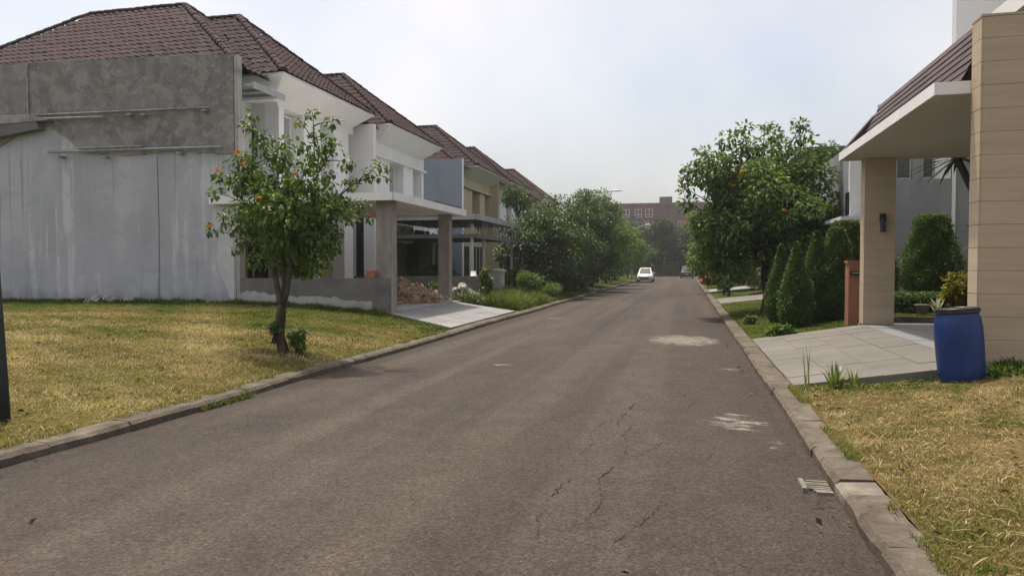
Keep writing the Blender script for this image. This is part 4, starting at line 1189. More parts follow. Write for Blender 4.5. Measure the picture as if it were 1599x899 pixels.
# low cement walls
wl = MB().prism([(-12.53, 18.26, .3), (-7.94, 18.26, .15), (-7.94, 18.26, 1.33), (-12.53, 18.26, 1.31)], (0, .15, 0)).build("low_wall", MT['cement_dark'])
tag(wl, "low dark cement wall joining the tall grey wall to the first carport post", "wall")
edge = []
for i in range(40):
    x = -12.5 + i * .105
    edge.append((x, 18.235, (.92 - .055*(x + 12.5)) + RNG.normal(0, .02) + .03*math.sin(x*3)))
pl = MB().prism([(-8.40, 18.235, .15), (-12.5, 18.235, .3)] + edge, (0, .022, 0)).build("render_patch", MT['cement_pale'], wl)
w2 = MB().prism([(-13.2, 26.62, .3), (-7.60, 26.62, .15), (-7.60, 26.62, 1.26), (-13.2, 26.62, 1.26)], (0, .14, 0)).build("low_wall", MT['cement_dark'])
tag(w2, "low grey lot wall behind the rubble heap with a white bucket on top", "wall")
# orange brick on the low wall
br = MB()
for (x, z) in ((-8.62, 1.325), (-8.60, 1.435)):
    br.box(x, x + .27, 18.27, 18.39, z, z + .105)
tag(br.build("hollow_brick", MT['brick'], bevel=.006), "two stacked orange bricks on the low cement wall beside the first carport post", "brick")

# house B
hB = left_house("house", "white two storey house beyond the concrete carport with recessed upper windows", 26.4, 'white', 'white', 'tan_and_shade', 'curtain', custom=False, gf='white2')
box("stone_pier", MT['stone_dark'], (-13.298, -12.6, 32.6, 34.2, .3, 3.4), hB)
box("fin_wall", MT['white'], (-13.47, -12.9, 30.0, 30.3, .3, 3.6), hB)
box("beam", MT['white'], (-13.298, -12.85, 30.31, 32.59, 2.75, 3.6), hB)
box("door", MT['glass_sage'], (-13.19, -13.10, 30.4, 32.4, .4, 2.74), hB)
box("rear_wing", MT['cement_dark'], (-15.5, -13.4, 34.8, 39.1, .3, 3.9), hB)
box("beam", MT['white'], (-13.398, -13.2, 34.9, 39.0, 3.25, 3.7), hB)
for a in (35.1, 37.0):
    box("door", MT['dark'], (-13.39, -13.34, a, a + 1.5, .4, 2.9), hB)

# thin steel carport of house B
ca = thing("steel_carport", "thin white post carport with flat steel roof beyond the concrete posts", "carport", (-9.5, 31, .3))
for (x, y) in ((-8.5, 27.8), (-8.5, 29.5), (-8.5, 34.5), (-12.6, 27.8), (-12.6, 34.5)):
    box("post", MT['paint_w'], (x, x + .10, y, y + .10, .2, 3.35), ca)
mb = MB(); mb.box(-12.8, -8.2, 27.5, 34.8, 3.60, 3.66); mb.box(-8.198, -8.12, 27.5, 34.8, 3.52, 3.74); mb.box(-12.8, -8.2, 27.42, 27.498, 3.52, 3.74)
mb.build("roof_sheet", MT['metal'], ca)
mb = MB(); mb.box(-12.8, -8.3, 27.8, 34.6, 2.86, 2.92); mb.box(-8.298, -8.22, 27.8, 34.6, 2.80, 2.96); mb.box(-12.8, -8.3, 27.72, 27.798, 2.80, 2.96)
mb.build("lower_beam", MT['cement_dark'], ca)
for i in range(12):
    y = 28.0 + i * .58
    MB().tube([(-8.26, y, 2.97), (-8.26, y + .29, 3.5), (-8.26, y + .58, 2.97)], .014, 5).build("lattice_bar", MT['metal'] if i % 3 else MT['black'], ca)
for i in range(8):
    x = -12.6 + i*.55
    MB().tube([(x, 27.76, 2.97), (x + .27, 27.76, 3.5), (x + .55, 27.76, 2.97)], .014, 5).build("lattice_bar", MT['paint_w'] if i % 2 else MT['black'], ca)

hC = left_house("house", "cream yellow two storey house with pale blue side wall and brown tiled roof", 39.2, 'cream', 'cream', 'tan_and_shade', 'glass', gf='cream')
box("party_wall", MT['bluewall'], (-24, -12.44, 39.05, 39.2, .2, 7.75), hC)
box("wall_edge", MT['white'], (-12.438, -12.39, 39.03, 39.22, .2, 7.77), hC)
box("fin_wall", MT['cream'], (-13.5, -12.42, 47.05, 47.2, .3, 7.38), hC)
hD = left_house("house", "pale grey two storey house between the cream house and the dark trees", 47.8, 'white2', 'white', 'white2', 'glass', gf='white2')
hE = left_house("house", "brown roofed house mostly hidden above the dark street trees", 60.6, 'white', 'white', 'tan_and_shade', 'glass', gf='white2')

# ------------------------------------------------------------------ house with the tan carport
hR = thing("house", "tan clad house front with flat carport roof, steep tiled band and square pillar", "house", (5, 13, .45))
# tall portal wall, cladding boards laid course by course
WX0, WX1, WY0, WY1 = 3.53, 9.0, 10.1, 10.4
MB().box(WX0 + .02, WX1, WY0 + .02, WY1 - .02, .1, 4.72).build("portal_wall", MT['clad_core'], hR)
ch = .2875; z = .30; r = 0
z = .16
while z < 4.70:
    z1 = min(z + ch, 4.735)
    xs = [WX0 + .021]
    x = WX0 + (.55 if r % 3 == 1 else 1.25 if r % 3 == 0 else .95)
    while x < WX1: xs.append(x); x += 1.5
    xs.append(WX1)
    for a, b in zip(xs[:-1], xs[1:]):
        jt = RNG.normal(0, .0016)
        box("cladding_board", MT['clad'], (a + .0008, b - .0008, WY0 - .004 + jt, WY0 + .02, z + .0022, z1 - .0012), hR)
    jt = RNG.normal(0, .0012)
    box("cladding_board", MT['clad'], (WX0 + jt - .003, WX0 + .0205, WY0 - .002, WY1, z + .004, z1 - .002), hR)
    z += ch; r += 1
box("coping", MT['clad'], (WX0 - .01, WX1, WY0 - .01, WY1 + .01, 4.737, 4.765), hR)
# pillar
MB().box(3.535, 4.085, 16.015, 16.325, .3, 3.86).build("pillar", MT['clad_core'], hR)
zz = .47
for k, h in enumerate((.36, 1.02, 1.02, .99)):
    mb = MB(); a = zz + .0012; b = zz + h - .0012
    mb.box(3.52, 4.10, 16.0, 16.0145, a, b); mb.box(3.52, 3.5345, 16.0146, 16.34, a, b); mb.box(4.0855, 4.10, 16.0146, 16.34, a, b); mb.box(3.5346, 4.0854, 16.3255, 16.34, a, b)
    mb.build("cladding_panel", MT['clad'], hR); zz += h
wlmp = MB().box(3.80, 3.90, 15.90, 15.998, 2.55, 2.72).build("wall_lamp", MT['black'], hR)
MB().lathe([(.045, 0), (.055, .02), (.055, .22), (.04, .25)], 12, (3.85, 15.90, 2.35)).build("lamp_shade", MT['black'], wlmp)
# flat roof, fascia, tiled mansard band
CX = 3.10
box("ceiling", MT['ceiling'], (CX + .03, 10.5, 10.43, 16.40, 3.862, 3.95), hR)
mb = MB(); mb.box(CX, CX + .028, 10.405, 16.43, 3.87, 4.03); mb.box(CX + .03, 10.5, 10.405, 10.428, 3.87, 4.03); mb.box(CX + .03, 10.5, 16.402, 16.43, 3.87, 4.03)
mb.build("fascia", MT['white'], hR)
SX, SZ = 3.45, 4.045
u = Vector((math.cos(R(65)), 0, math.sin(R(65)))); UL = 1.04; nrm = Vector((-u.z, 0, u.x))
tx_, tz_ = SX + u.x*UL, SZ + u.z*UL
mb = MB(); mb.add([(SX + .02, 10.45, 4.0), (tx_ + .02, 11.2, tz_ - .01), (tx_ + .5, 11.2, tz_ - .01), (tx_ + .5, 10.45, 4.0), (SX + .02, 16.38, 4.0), (tx_ + .02, 16.38, tz_ - .01), (tx_ + .5, 16.38, tz_ - .01), (tx_ + .5, 16.38, 4.0)],
    [(0, 1, 5, 4), (1, 2, 6, 5), (2, 3, 7, 6), (3, 0, 4, 7), (0, 3, 2, 1), (4, 5, 6, 7)])
mn = mb.build("mansard", MT['tile_under'], hR)
rows = 7; rx = UL / rows
ftm = MB().add([(0, 0, .026), (.33, 0, .026), (.33, rx*1.12, .008), (0, rx*1.12, .008), (0, 0, 0), (.33, 0, 0)], [(0, 1, 2, 3), (4, 5, 1, 0)]).mesh("flat_tile", MT['flat_tile'])
for r in range(rows):
    y_s = 10.44 + (r / 6) ** 3 * .72
    for c_ in range(18):
        y_ = 16.37 - (c_ + 1)*.3315
        if y_ < y_s - .2: continue
        p = Vector((SX, max(y_, y_s), SZ)) + u * (r*rx) + nrm * (.006 + RNG.normal(0, .001))
        M4 = Matrix(((0, u.x, nrm.x, p.x), (-1, u.y, nrm.y, p.y + .33), (0, u.z, nrm.z, p.z), (0, 0, 0, 1)))
        inst("flat_tile", ftm, M4, mn)
box("verge_post", MT['white'], (tx_ - .06, tx_ + .04, 16.39, 16.47, 4.6, tz_ + .02), hR)
MB().prism([(CX + .1, 16.475, 4.03), (CX + .1, 16.475, 4.10), (tx_ - .05, 16.475, tz_ - .12), (tx_ + .3, 16.475, tz_ - .12), (tx_ + .3, 16.475, 4.03)], (0, .5, 0)).build("hip_end", MT['flat_tile'], hR)
# upper storey set back, high white eave slab
box("upper_wall", MT['white2'], (5.46, 14, 17.0, 17.25, 4.73, 10.5), hR)
box("upper_body", MT['white2'], (8.6, 14, 17.26, 21.5, 4.73, 10.4), hR)
box("eave_slab", MT['soffit'], (6.0, 10, 15.5, 16.99, 7.62, 7.75), hR)
mb = MB(); mb.box(4.44, 9.0, 10.8, 15.6, 5.22, 5.36)
mb.build("upper_slab", MT['soffit'], hR)
box("fascia", MT['white'], (4.38, 4.438, 10.78, 15.62, 5.16, 5.42), hR)
box("upper_post", MT['white2'], (6.5, 6.8, 14.9, 15.2, 4.73, 5.218), hR)

# ------------------------------------------------------------------ blue drum
dr = thing("drum", "blue plastic drum with black rim leaning beside the tan clad wall", "drum", (3.22, 9.62, .27))
D0 = (0, 0, 0)
body = MB().lathe([(.0, 0), (.215, 0.0), (.236, .015), (.244, .05), (.250, .15), (.255, .30), (.258, .45), (.257, .58), (.252, .68), (.242, .76), (.228, .80), (.222, .83), (.222, .86), (.207, .86), (.207, .80), (.19, .60), (.0, .595)], 40, D0)
ob = body.build("barrel", MT['drum'], None, smooth=True); ob.parent = dr
ring = MB().lathe([(.223, .825), (.236, .825), (.242, .838), (.236, .85), (.236, .862), (.242, .874), (.236, .886), (.210, .888), (.206, .875)], 40, D0)
ob = ring.build("rim", MT['black'], None, smooth=True); ob.parent = dr
ob = MB().lathe([(.0, .880), (.12, .884), (.207, .878)], 40, D0).build("lid", MT['black'], None, smooth=True); ob.parent = dr
ob = MB().box(.235, .262, -.05, .05, .835, .88).build("clamp", MT['metal'], None); ob.parent = dr
dr.rotation_euler = (R(-1.0), R(-4.2), 0)

# ------------------------------------------------------------------ rubble, bucket, cabinet, pole
def chunks(name, label, c, rx, ry, h, n, size, m, cat, parts=60):
    root = thing(name, label, cat, c)
    V, F, off = [], [], 0
    base = [(-1,-1,-1),(1,-1,-1),(1,1,-1),(-1,1,-1),(-1,-1,1),(1,-1,1),(1,1,1),(-1,1,1)]
    fs = [(0,3,2,1),(4,5,6,7),(0,1,5,4),(1,2,6,5),(2,3,7,6),(3,0,4,7)]
    # heap body
    hb = MB(); N = 22; rr = []
    for k in range(7):
        t = k / 6
        rr.append((1 - t, t))
    rings = []
    for (q, t) in rr:
        for i in range(N):
            a = 2*math.pi*i/N; j = 1 + .16*math.sin(a*3 + t*4) + RNG.normal(0, .05)
            rings.append((c[0] + rx*q*math.cos(a)*j, c[1] + ry*q*math.sin(a)*j, c[2] - .05 + h*(t**.8)*(1 + RNG.normal(0, .05))))
    hb.add(rings, [(k*N+i, k*N+(i+1) % N, (k+1)*N+(i+1) % N, (k+1)*N+i) for k in range(6) for i in range(N)])
    hb.build("heap", MT[m], root)
    order = []
    for i in range(n):
        a = RNG.uniform(0, 6.28); q = RNG.uniform(0, 1) ** .5
        z = h * (1 - q) ** .8
        p = Vector((c[0] + rx*q*math.cos(a)*1.05, c[1] + ry*q*math.sin(a)*1.05, c[2] + z))
        s = size * RNG.uniform(.35, 1.25)
        rot = Matrix.Rotation(RNG.uniform(0, 6.28), 3, Vector(rand_dirs(1)[0]))
        dims = Vector((s*RNG.uniform(.6, 1.6), s*RNG.uniform(.5, 1), s*RNG.uniform(.3, .7)))
        vs = [p + rot @ Vector((b[0]*dims.x*RNG.uniform(.75, 1.1), b[1]*dims.y*RNG.uniform(.75, 1.1), b[2]*dims.z*RNG.uniform(.75, 1.1))) for b in base]
        order.append((s, vs))
    order.sort(key=lambda t: -t[0])
    for s, vs in order[:parts]:
        mm = MT['rubble_w'] if RNG.uniform() < .4 else MT['brick'] if RNG.uniform() < (.16 if m == 'rubble' else 0) else MT[m]
        MB().add(vs, fs).build("rubble_chunk", mm, root)
    mb = MB()
    for s, vs in order[parts:]: mb.add(vs, fs)
    o = mb.build("rubble", MT[m], root); o["kind"] = "stuff"
    return root
chunks("rubble_heap", "tall heap of brown soil and broken bricks behind the paved drive", (-9.9, 23.7, .40), 1.75, 1.4, .85, 460, .085, 'rubble', "rubble heap", 70)
chunks("rubble_heap", "low heap of pale rubble beyond the second concrete post", (-8.3, 25.75, .3), 1.2, .75, .55, 300, .09, 'rubble_w', "rubble heap", 60)
chunks("rubble_heap", "small pile of broken stones on the grass against the tall grey wall", (-17.0, 18.02, .53), .75, .2, .22, 60, .10, 'rubble_w', "rubble heap", 24)
bk = MB().lathe([(.0, .21), (.085, .21), (.095, .2), (.115, .03), (.125, .03), (.125, 0), (.11, 0), (.0, .01)], 20, (-8.05, 26.69, 1.262)).build("bucket", MT['plastic_w'], smooth=True)
tag(bk, "upturned white bucket standing on the low grey lot wall", "bucket")
sk = MB().lathe([(.0, 0), (.17, .0), (.21, .06), (.19, .16), (.13, .22), (.05, .25), (.0, .26)], 12, (-8.15, 25.6, .76))
for i, v in enumerate(sk.v): sk.v[i] = (v[0] + RNG.normal(0, .022), v[1] + RNG.normal(0, .02), v[2] + RNG.normal(0, .016))
tag(sk.build("sack", MT['rubble_w']), "pale filled sack lying on the low pale rubble heap", "sack")

# white slatted cabinet beside the verge
kb = thing("cabinet", "white slatted metal meter cabinet standing in the tall grass", "cabinet", (-8.3, 30.6, .3))
box("case", MT['paint_w'], (-8.65, -7.95, 30.6, 31.2, .2, 1.42), kb)
for i in range(8):
    x = -8.63 + i*.0855
    box("slat", MT['paint_w'], (x, x + .065, 30.575, 30.598, .3, 1.36), kb)
MB().prism([(-8.72, 30.52, 1.422), (-7.88, 30.52, 1.422), (-7.88, 30.52, 1.50), (-8.3, 30.52, 1.56), (-8.72, 30.52, 1.50)], (0, .75, 0)).build("top", MT['paint_w'], kb)

# dark green pole at the lawn edge, leaning slightly; arms of nothing else are visible
pl = thing("pole", "dark green steel pole leaning at the edge of the empty lot by the kerb", "pole", (-6.36, 5.52, .1))
MB().tube([(-6.36, 5.52, -.1), (-6.40, 5.53, .5), (-6.62, 5.56, 3.4)], [.048, .045, .040], 12).build("shaft", MT['pole'], pl, smooth=True)
MB().tube([(-6.36, 5.52, .10), (-6.36, 5.52, .125)], .062, 12).build("base_plate", MT['pole'], pl)

# ------------------------------------------------------------------ neighbour houses on the garden side
h2 = thing("house", "plain grey rendered house behind the clipped flat topped tree", "house", (8, 22, .4))
box("side_wall", MT['greypaint'], (5.2, 7.02, 22.0, 22.2, .2, 4.06), h2)
box("front_wall", MT['white2'], (4.45, 5.198, 22.0, 22.2, .2, 5.1), h2)
box("end_wall", MT['greypaint'], (7.12, 14, 22.05, 22.25, .2, 5.1), h2)
box("downpipe", MT['white'], (7.03, 7.11, 21.95, 22.04, .2, 5.0), h2)
box("body", MT['greypaint'], (4.45, 14, 22.26, 30.5, .2, 5.08), h2)
for a, b, g_ in ((5.21, 5.62, 'white'), (6.05, 6.28, 'greypaint'), (6.62, 7.0, 'white')):
    box("pier", MT[g_], (a, b, 22.01, 22.18, 4.062, 5.1), h2)
for a, b in ((5.63, 6.04), (6.29, 6.61)):
    window_y(h2, MT['glass'], 22.12, a, b, 4.07, 5.08, MT['metal'], .05)
box("porch_roof", MT['white2'], (3.9, 4.44, 20.3, 22.6, 2.86, 2.96), h2)
box("post", MT['darkgrey'], (4.36, 4.44, 20.9, 21.0, .3, 2.858), h2)
box("meter_box", MT['black'], (4.41, 4.449, 22.05, 22.4, 3.1, 3.75), h2)

h3 = thing("house", "dark grey block of a house rising behind the big round tree", "house", (8, 34, .4))
box("tower", MT['darkgrey'], (5.3, 14, 36.5, 44, .2, 7.3), h3)
box("front_bay", MT['cream'], (4.6, 5.6, 35.8, 36.49, .2, 6.6), h3)
window_y(h3, MT['curtain'], 35.795, 4.75, 5.45, 4.4, 6.0, MT['white'], .07, mull=2)
window_y(h3, MT['glass'], 36.495, 6.2, 7.6, 4.4, 6.0, MT['white'], .07, mull=2)
box("porch", MT['greypaint'], (4.3, 5.28, 36.6, 41, .2, 3.2), h3)
box("garage_opening", MT['dark'], (4.28, 4.299, 37.2, 40.2, .35, 2.6), h3)
h4 = thing("house", "grey house far along the street behind the pale green tree", "house", (8, 52, .4))
box("body", MT['white2'], (5.0, 14, 51, 60, .2, 6.5), h4)
MB().prism([(4.4, 50.6, 6.502), (14.6, 50.6, 6.502), (9.5, 50.6, 9.2)], (0, 9.8, 0)).build("roof", MT['tile_under'], h4)
for z0 in (1.0, 4.2):
    for y in (52, 55, 58):
        fr = MB().box(4.95, 4.999, y, y + 1.6, z0, z0 + 1.5).build("window", MT['white'], h4)
        box("pane", MT['glass'], (4.94, 4.949, y + .1, y + 1.5, z0 + .1, z0 + 1.4), fr)
for y0_, lb in ((66, "low pale house beside the orange bin"), (80, "pale house far along beside the dark car")):
    hh = thing("house", lb, "house", (9, y0_, .4))
    box("body", MT['cream'], (5.2, 14, y0_, y0_ + 10, .2, 6.2), hh)
    MB().prism([(4.6, y0_ - .4, 6.202), (14.6, y0_ - .4, 6.202), (9.6, y0_ - .4, 8.8)], (0, 10.8, 0)).build("roof", MT['tile_under'], hh)
    for z0 in (1.0, 4.0):
        for y in (y0_ + 1, y0_ + 4.2, y0_ + 7.4):
            fr = MB().box(5.15, 5.199, y, y + 1.6, z0, z0 + 1.5).build("window", MT['white'], hh)
            box("pane", MT['glass'], (5.14, 5.149, y + .1, y + 1.5, z0 + .1, z0 + 1.4), fr)

# terracotta gate post with letter box
gp = thing("gate_post", "terracotta gate post with black letter slot behind the tan pillar", "gate post", (3.6, 17.2, .4))
box("post", MT['terracotta'], (3.44, 3.80, 17.0, 17.36, .2, 1.72), gp)
box("cap", MT['terracotta'], (3.42, 3.82, 16.98, 17.38, 1.722, 1.78), gp)
lb_ = MB().box(3.47, 3.78, 16.93, 16.998, 1.46, 1.55).build("letter_box", MT['black'], gp)
MB().box(3.5, 3.75, 16.915, 16.929, 1.50, 1.52).build("flap", MT['metal'], lb_)
# garden kerb and hedge behind the carport
gk = MB().box(4.11, 9, 16.55, 16.7, .3, .60).build("garden_kerb", MT['kerb']); tag(gk, "low concrete edging of the garden bed behind the carport", "edging", kind="structure")
gb = MB().box(4.11, 9, 16.71, 21.9, .3, .585).build("garden_bed", MT['verge']); tag(gb, "planted garden bed behind the carport", "garden bed", kind="structure")
blades("grass", "narrow strip of lawn along the garden edging", 6000, (4.12, 7), (16.72, 17.4), lambda x: .585 + 0*x, (.03, .07), .6, lambda x, y: .2 + 0*x)
hg = thing("hedge", "low dark clipped hedge in the garden bed behind the carport", "hedge", (5.2, 18.0, .58))
P = np.stack([RNG.uniform(4.2, 7.5, 9000), RNG.uniform(17.7, 18.3, 9000), .58 + .48*RNG.uniform(0, 1, 9000) ** .7], 1)
leaves("foliage", P, rand_dirs(9000) + [0, -.4, .3], RNG.uniform(.04, .08, 9000), LF['topiary'], hg, .55, -.1)
MB().box(4.3, 7.4, 17.85, 18.15, .5, .95).build("stem", MT['bark_d'], hg)
pt = MB().lathe([(.0, .0), (.10, .0), (.13, .2), (.15, .22), (.15, .25), (.12, .25), (.0, .2)], 18, (4.93, 17.1, .585)).build("flower_pot", MT['kerb_pale'], smooth=True)
tag(pt, "pale round concrete pot in front of the dark hedge", "pot")
strap_plant("variegated_plant", "white edged leafy plant beside the pale concrete pot", (5.25, 17.15, .585), 16, .5, .07, 'silver', up=.8, bend=.7)

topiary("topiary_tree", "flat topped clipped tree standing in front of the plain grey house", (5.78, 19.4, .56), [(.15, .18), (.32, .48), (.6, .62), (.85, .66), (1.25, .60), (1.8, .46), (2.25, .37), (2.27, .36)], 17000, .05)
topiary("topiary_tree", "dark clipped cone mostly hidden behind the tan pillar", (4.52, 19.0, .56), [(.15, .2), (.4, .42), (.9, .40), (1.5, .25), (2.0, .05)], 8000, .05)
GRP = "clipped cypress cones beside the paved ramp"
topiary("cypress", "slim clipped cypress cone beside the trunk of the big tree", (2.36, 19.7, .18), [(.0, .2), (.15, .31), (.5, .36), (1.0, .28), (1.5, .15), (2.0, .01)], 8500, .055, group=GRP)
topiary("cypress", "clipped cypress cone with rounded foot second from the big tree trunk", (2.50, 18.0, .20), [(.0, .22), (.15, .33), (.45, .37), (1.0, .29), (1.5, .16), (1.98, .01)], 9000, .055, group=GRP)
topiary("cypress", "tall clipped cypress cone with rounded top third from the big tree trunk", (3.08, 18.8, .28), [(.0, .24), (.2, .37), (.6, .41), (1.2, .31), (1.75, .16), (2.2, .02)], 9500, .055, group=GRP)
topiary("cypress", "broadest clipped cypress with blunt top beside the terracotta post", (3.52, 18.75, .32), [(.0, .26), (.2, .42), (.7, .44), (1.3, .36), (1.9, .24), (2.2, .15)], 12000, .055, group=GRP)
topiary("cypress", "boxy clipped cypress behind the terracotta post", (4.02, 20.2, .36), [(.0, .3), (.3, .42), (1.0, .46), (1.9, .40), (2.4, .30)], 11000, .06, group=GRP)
# dracaena: trunk and spiky head
strap_plant("dracaena", "spiky dracaena palm head on a bent bare trunk beside the tan wall", (6.25, 17.0, .58), 100, 1.12, .085, 'drac', up=.3, bend=.55, origin=(5.56, 17.1, 3.93), stem=([(6.35, 17.0, .5), (6.3, 17.0, 1.6), (6.12, 17.0, 2.7), (5.80, 17.05, 3.35), (5.56, 17.1, 3.93)], [.10, .09, .085, .075, .07]))
strap_plant("dracaena", "low drooping dracaena tuft half hidden by the tan wall", (6.15, 17.3, .58), 26, .75, .04, 'drac', up=.3, bend=.8, origin=(6.1, 17.3, 2.25), stem=([(6.1, 17.3, .5), (6.1, 17.3, 2.25)], [.05, .04]))
bush("croton", "yellow leaved bush beside the tan wall behind the drum", (5.85, 17.5, .58), .42, .4, .5, 1500, .13, 'yellow', wr=.5)
bush("low_bush", "low round leafy bush at the edge of the paved ramp", (1.95, 16.1, .14), .42, .28, .14, 1300, .10, 'light')
bush("small_shrub", "small upright shrub in the green lawn by the kerb", (1.62, 19.6, .13), .17, .17, .17, 500, .08, 'mid', clumps=8)
strap_plant("spiky_plant", "tall thin stalks beside the corner of the paved ramp", (1.50, 9.72, .12), 7, .62, .018, 'blade_g', up=.93, bend=.25)
strap_plant("spiky_plant", "clump of broad strap leaves at the foot of the paved ramp", (1.80, 9.55, .14), 26, .33, .04, 'blade_g', up=.72, bend=.6)
strap_plant("spiky_plant", "small clump of strap leaves under the ramp edge", (2.02, 9.62, .15), 12, .28, .032, 'blade_g', up=.75, bend=.5)

# ------------------------------------------------------------------ trees
# young flowering tree on the empty lot: crown clumps placed about the trunk (x, z offsets from the base, depth at random)
TB = (-6.63, 10.85, .16)
def P2W(u_, v_, d=0.0):
    # offsets in metres: u_ along the picture plane at the trunk, v_ up, d deeper
    c_, s_ = math.cos(R(13.7)), math.sin(R(13.7))
    return (TB[0] + u_*c_ - d*s_, TB[1] + u_*s_ + d*c_, TB[2] + v_)
RNG = np.random.default_rng(5)
ft = thing("flowering_tree", "young tree with orange flowers standing on the dry empty lot", "tree", TB)
spec = []
core = [(.05, 1.5, .26), (.35, 1.5, .28), (.6, 1.65, .28), (.75, 1.95, .3), (-.2, 1.6, .22), (.4, 2.15, .36), (.15, 1.75, .3), (-.05, 2.4, .42), (.25, 2.35, .42), (-.35, 2.45, .38), (.5, 2.5, .36), (.0, 2.0, .34), (.25, 1.9, .30), (-.2, 1.75, .26), (-.6, 2.25, .30), (-.75, 2.55, .26), (.72, 2.3, .28), (.1, 2.8, .30), (-.38, 2.9, .25), (.45, 2.85, .26), (-.72, 2.85, .22),
        (.75, 2.75, .28), (-.85, 2.2, .20), (.95, 2.45, .22), (.3, 1.55, .22), (-.05, 1.5, .2), (.55, 1.95, .26), (-.45, 2.0, .28), (-.62, 3.1, .2), (.55, 3.12, .16)]
for (a, b, r) in core: spec.append((P2W(a, b, RNG.uniform(-.55, .55)), r))
twig = [(-.95, 3.0, .17), (-1.15, 2.75, .14), (-1.05, 2.3, .16), (-1.12, 2.1, .12), (-.45, 3.5, .17), (-.5, 3.8, .13), (-.3, 3.65, .14), (-.52, 4.05, .10), (.35, 3.5, .15), (.55, 3.75, .13), (.28, 3.95, .09), (.62, 4.0, .10), (.95, 3.85, .10), (.95, 3.45, .15), (.75, 3.5, .15), (1.15, 3.2, .15),
        (1.2, 2.85, .14), (1.05, 2.6, .15), (1.45, 3.05, .13), (1.62, 3.22, .11), (1.7, 3.0, .10), (1.2, 2.3, .13), (.9, 2.05, .14), (.85, 1.8, .12), (-.75, 1.95, .13), (-.9, 1.8, .1), (.08, 3.55, .12), (1.35, 2.55, .10), (1.5, 2.3, .08)]
for k in range(22):
    a, b = RNG.uniform(-.8, 1.2), RNG.uniform(2.35, 3.45)
    spec.append((P2W(a, b, RNG.uniform(-.5, .5)), RNG.uniform(.13, .22)))
for (a, b, r) in twig: spec.append((P2W(a, b, RNG.uniform(-.35, .35)), r))
mb = MB()
b0 = Vector(TB)
f1, f2 = Vector(P2W(-.13, 1.25, .05)), Vector(P2W(.12, 1.35, -.03))
mb.tube([b0 + Vector((0, 0, -.2)), b0 + Vector((.02, 0, .02)), Vector(P2W(-.06, .3)), Vector(P2W(-.04, .62)), Vector(P2W(-.02, .85))], [.13, .098, .082, .085, .07], 10)
mb.tube([Vector(P2W(-.03, .8)), Vector(P2W(-.07, 1.05)), f1, Vector(P2W(-.22, 1.7, .1)), Vector(P2W(-.25, 2.3, .1))], [.062, .05, .045, .036, .02], 8)
mb.tube([Vector(P2W(-.01, .8)), Vector(P2W(.07, 1.1)), f2, Vector(P2W(.2, 1.75, -.1)), Vector(P2W(.22, 2.4, -.1))], [.062, .052, .046, .036, .02], 8)
mb.tube([Vector(P2W(.02, .86)), Vector(P2W(.02, 1.2)), Vector(P2W(.0, 1.8, 0)), Vector(P2W(.02, 2.6, 0))], [.04, .035, .03, .02], 7)
hubs = [Vector(P2W(-.22, 1.7, .1)), Vector(P2W(-.25, 2.3, .1)), Vector(P2W(.2, 1.75, -.1)), Vector(P2W(.22, 2.4, -.1)), Vector(P2W(.02, 2.6, 0)), Vector(P2W(.0, 1.8, 0))]
for (c_, r) in spec:
    h_ = min(hubs, key=lambda q: (q - Vector(c_)).length + max(0, q.z - c_[2]))
    if (h_ - Vector(c_)).length > .55: hubs.append(h_.lerp(Vector(c_), .6))
    limb(mb, h_, c_, .013, .004, sag=.1)
mb.build("trunk", MT['bark'], ft, smooth=True)
P, O = clump_points(spec, 1800)
n_ = len(P); Ls = RNG.uniform(.055, .15, n_)
dist = np.linalg.norm(P - np.array([0, 0, 1.65]), axis=1) - Ls*4
big = np.argsort(dist)[:260]
rest = np.setdiff1d(np.arange(n_), big)
leaves("crown", P[rest], O[rest], Ls[rest], LF['near'], ft, .56, .55)
for k in range(6):   # six shapes shared by the single leaves
    pass
lm = []
for k in range(6):
    V, F = leaf_arrays(np.zeros((1, 3)), np.array([[1.0, 0, 0]]), .13, .56, 0, 0.0)
    V = V * [1, 1, 1] + RNG.normal(0, .003, V.shape)
    me = bpy.data.meshes.new("leaf"); me.from_pydata([tuple(p) for p in V], [], [tuple(f) for f in F]); me.materials.append(LF['near'])
    a = me.attributes.new("var", 'FLOAT', 'POINT'); a.data.foreach_set("value", np.full(len(V), .25 + .13*k, dtype=np.float32)); lm.append(me)
for i in big:
    d = unit((O[i]*.7 + RNG.normal(0, .45, 3) + [0, 0, -.5])[None])[0]
    M4 = Matrix.Translation(Vector(P[i])) @ Vector(d).to_track_quat('X', 'Z').to_matrix().to_4x4() @ Matrix.Rotation(RNG.normal(0, .5), 4, 'X')
    M4 = M4 @ Matrix.Scale(Ls[i] / .13, 4)
    inst("leaf", lm[RNG.integers(6)], M4, ft)
for (a, b) in ((-1.28, 2.95), (-.72, 3.42), (-.28, 3.18), (-.95, 2.35), (.45, 2.95), (1.62, 1.75), (-.3, 2.52)):
    q_, r_ = min(spec, key=lambda t: (Vector(t[0]) - Vector(P2W(a, b, -.3))).length)
    fl_cluster("flower", np.array(q_) + np.array([RNG.uniform(-.3, .3), -.8, .35]) * r_, .085, ft)
bush("sucker_shoot", "leafy green sucker growing beside the foot of the flowering tree", P2W(.26, 0, -.05), .14, .14, .30, 260, .11, 'near', cat="shrub", clumps=9)
bush("sucker_shoot", "tiny leaf tuft on the kerb side of the flowering tree trunk", P2W(-.10, .25, -.12), .10, .08, .20, 90, .10, 'dark', cat="shrub", clumps=6)

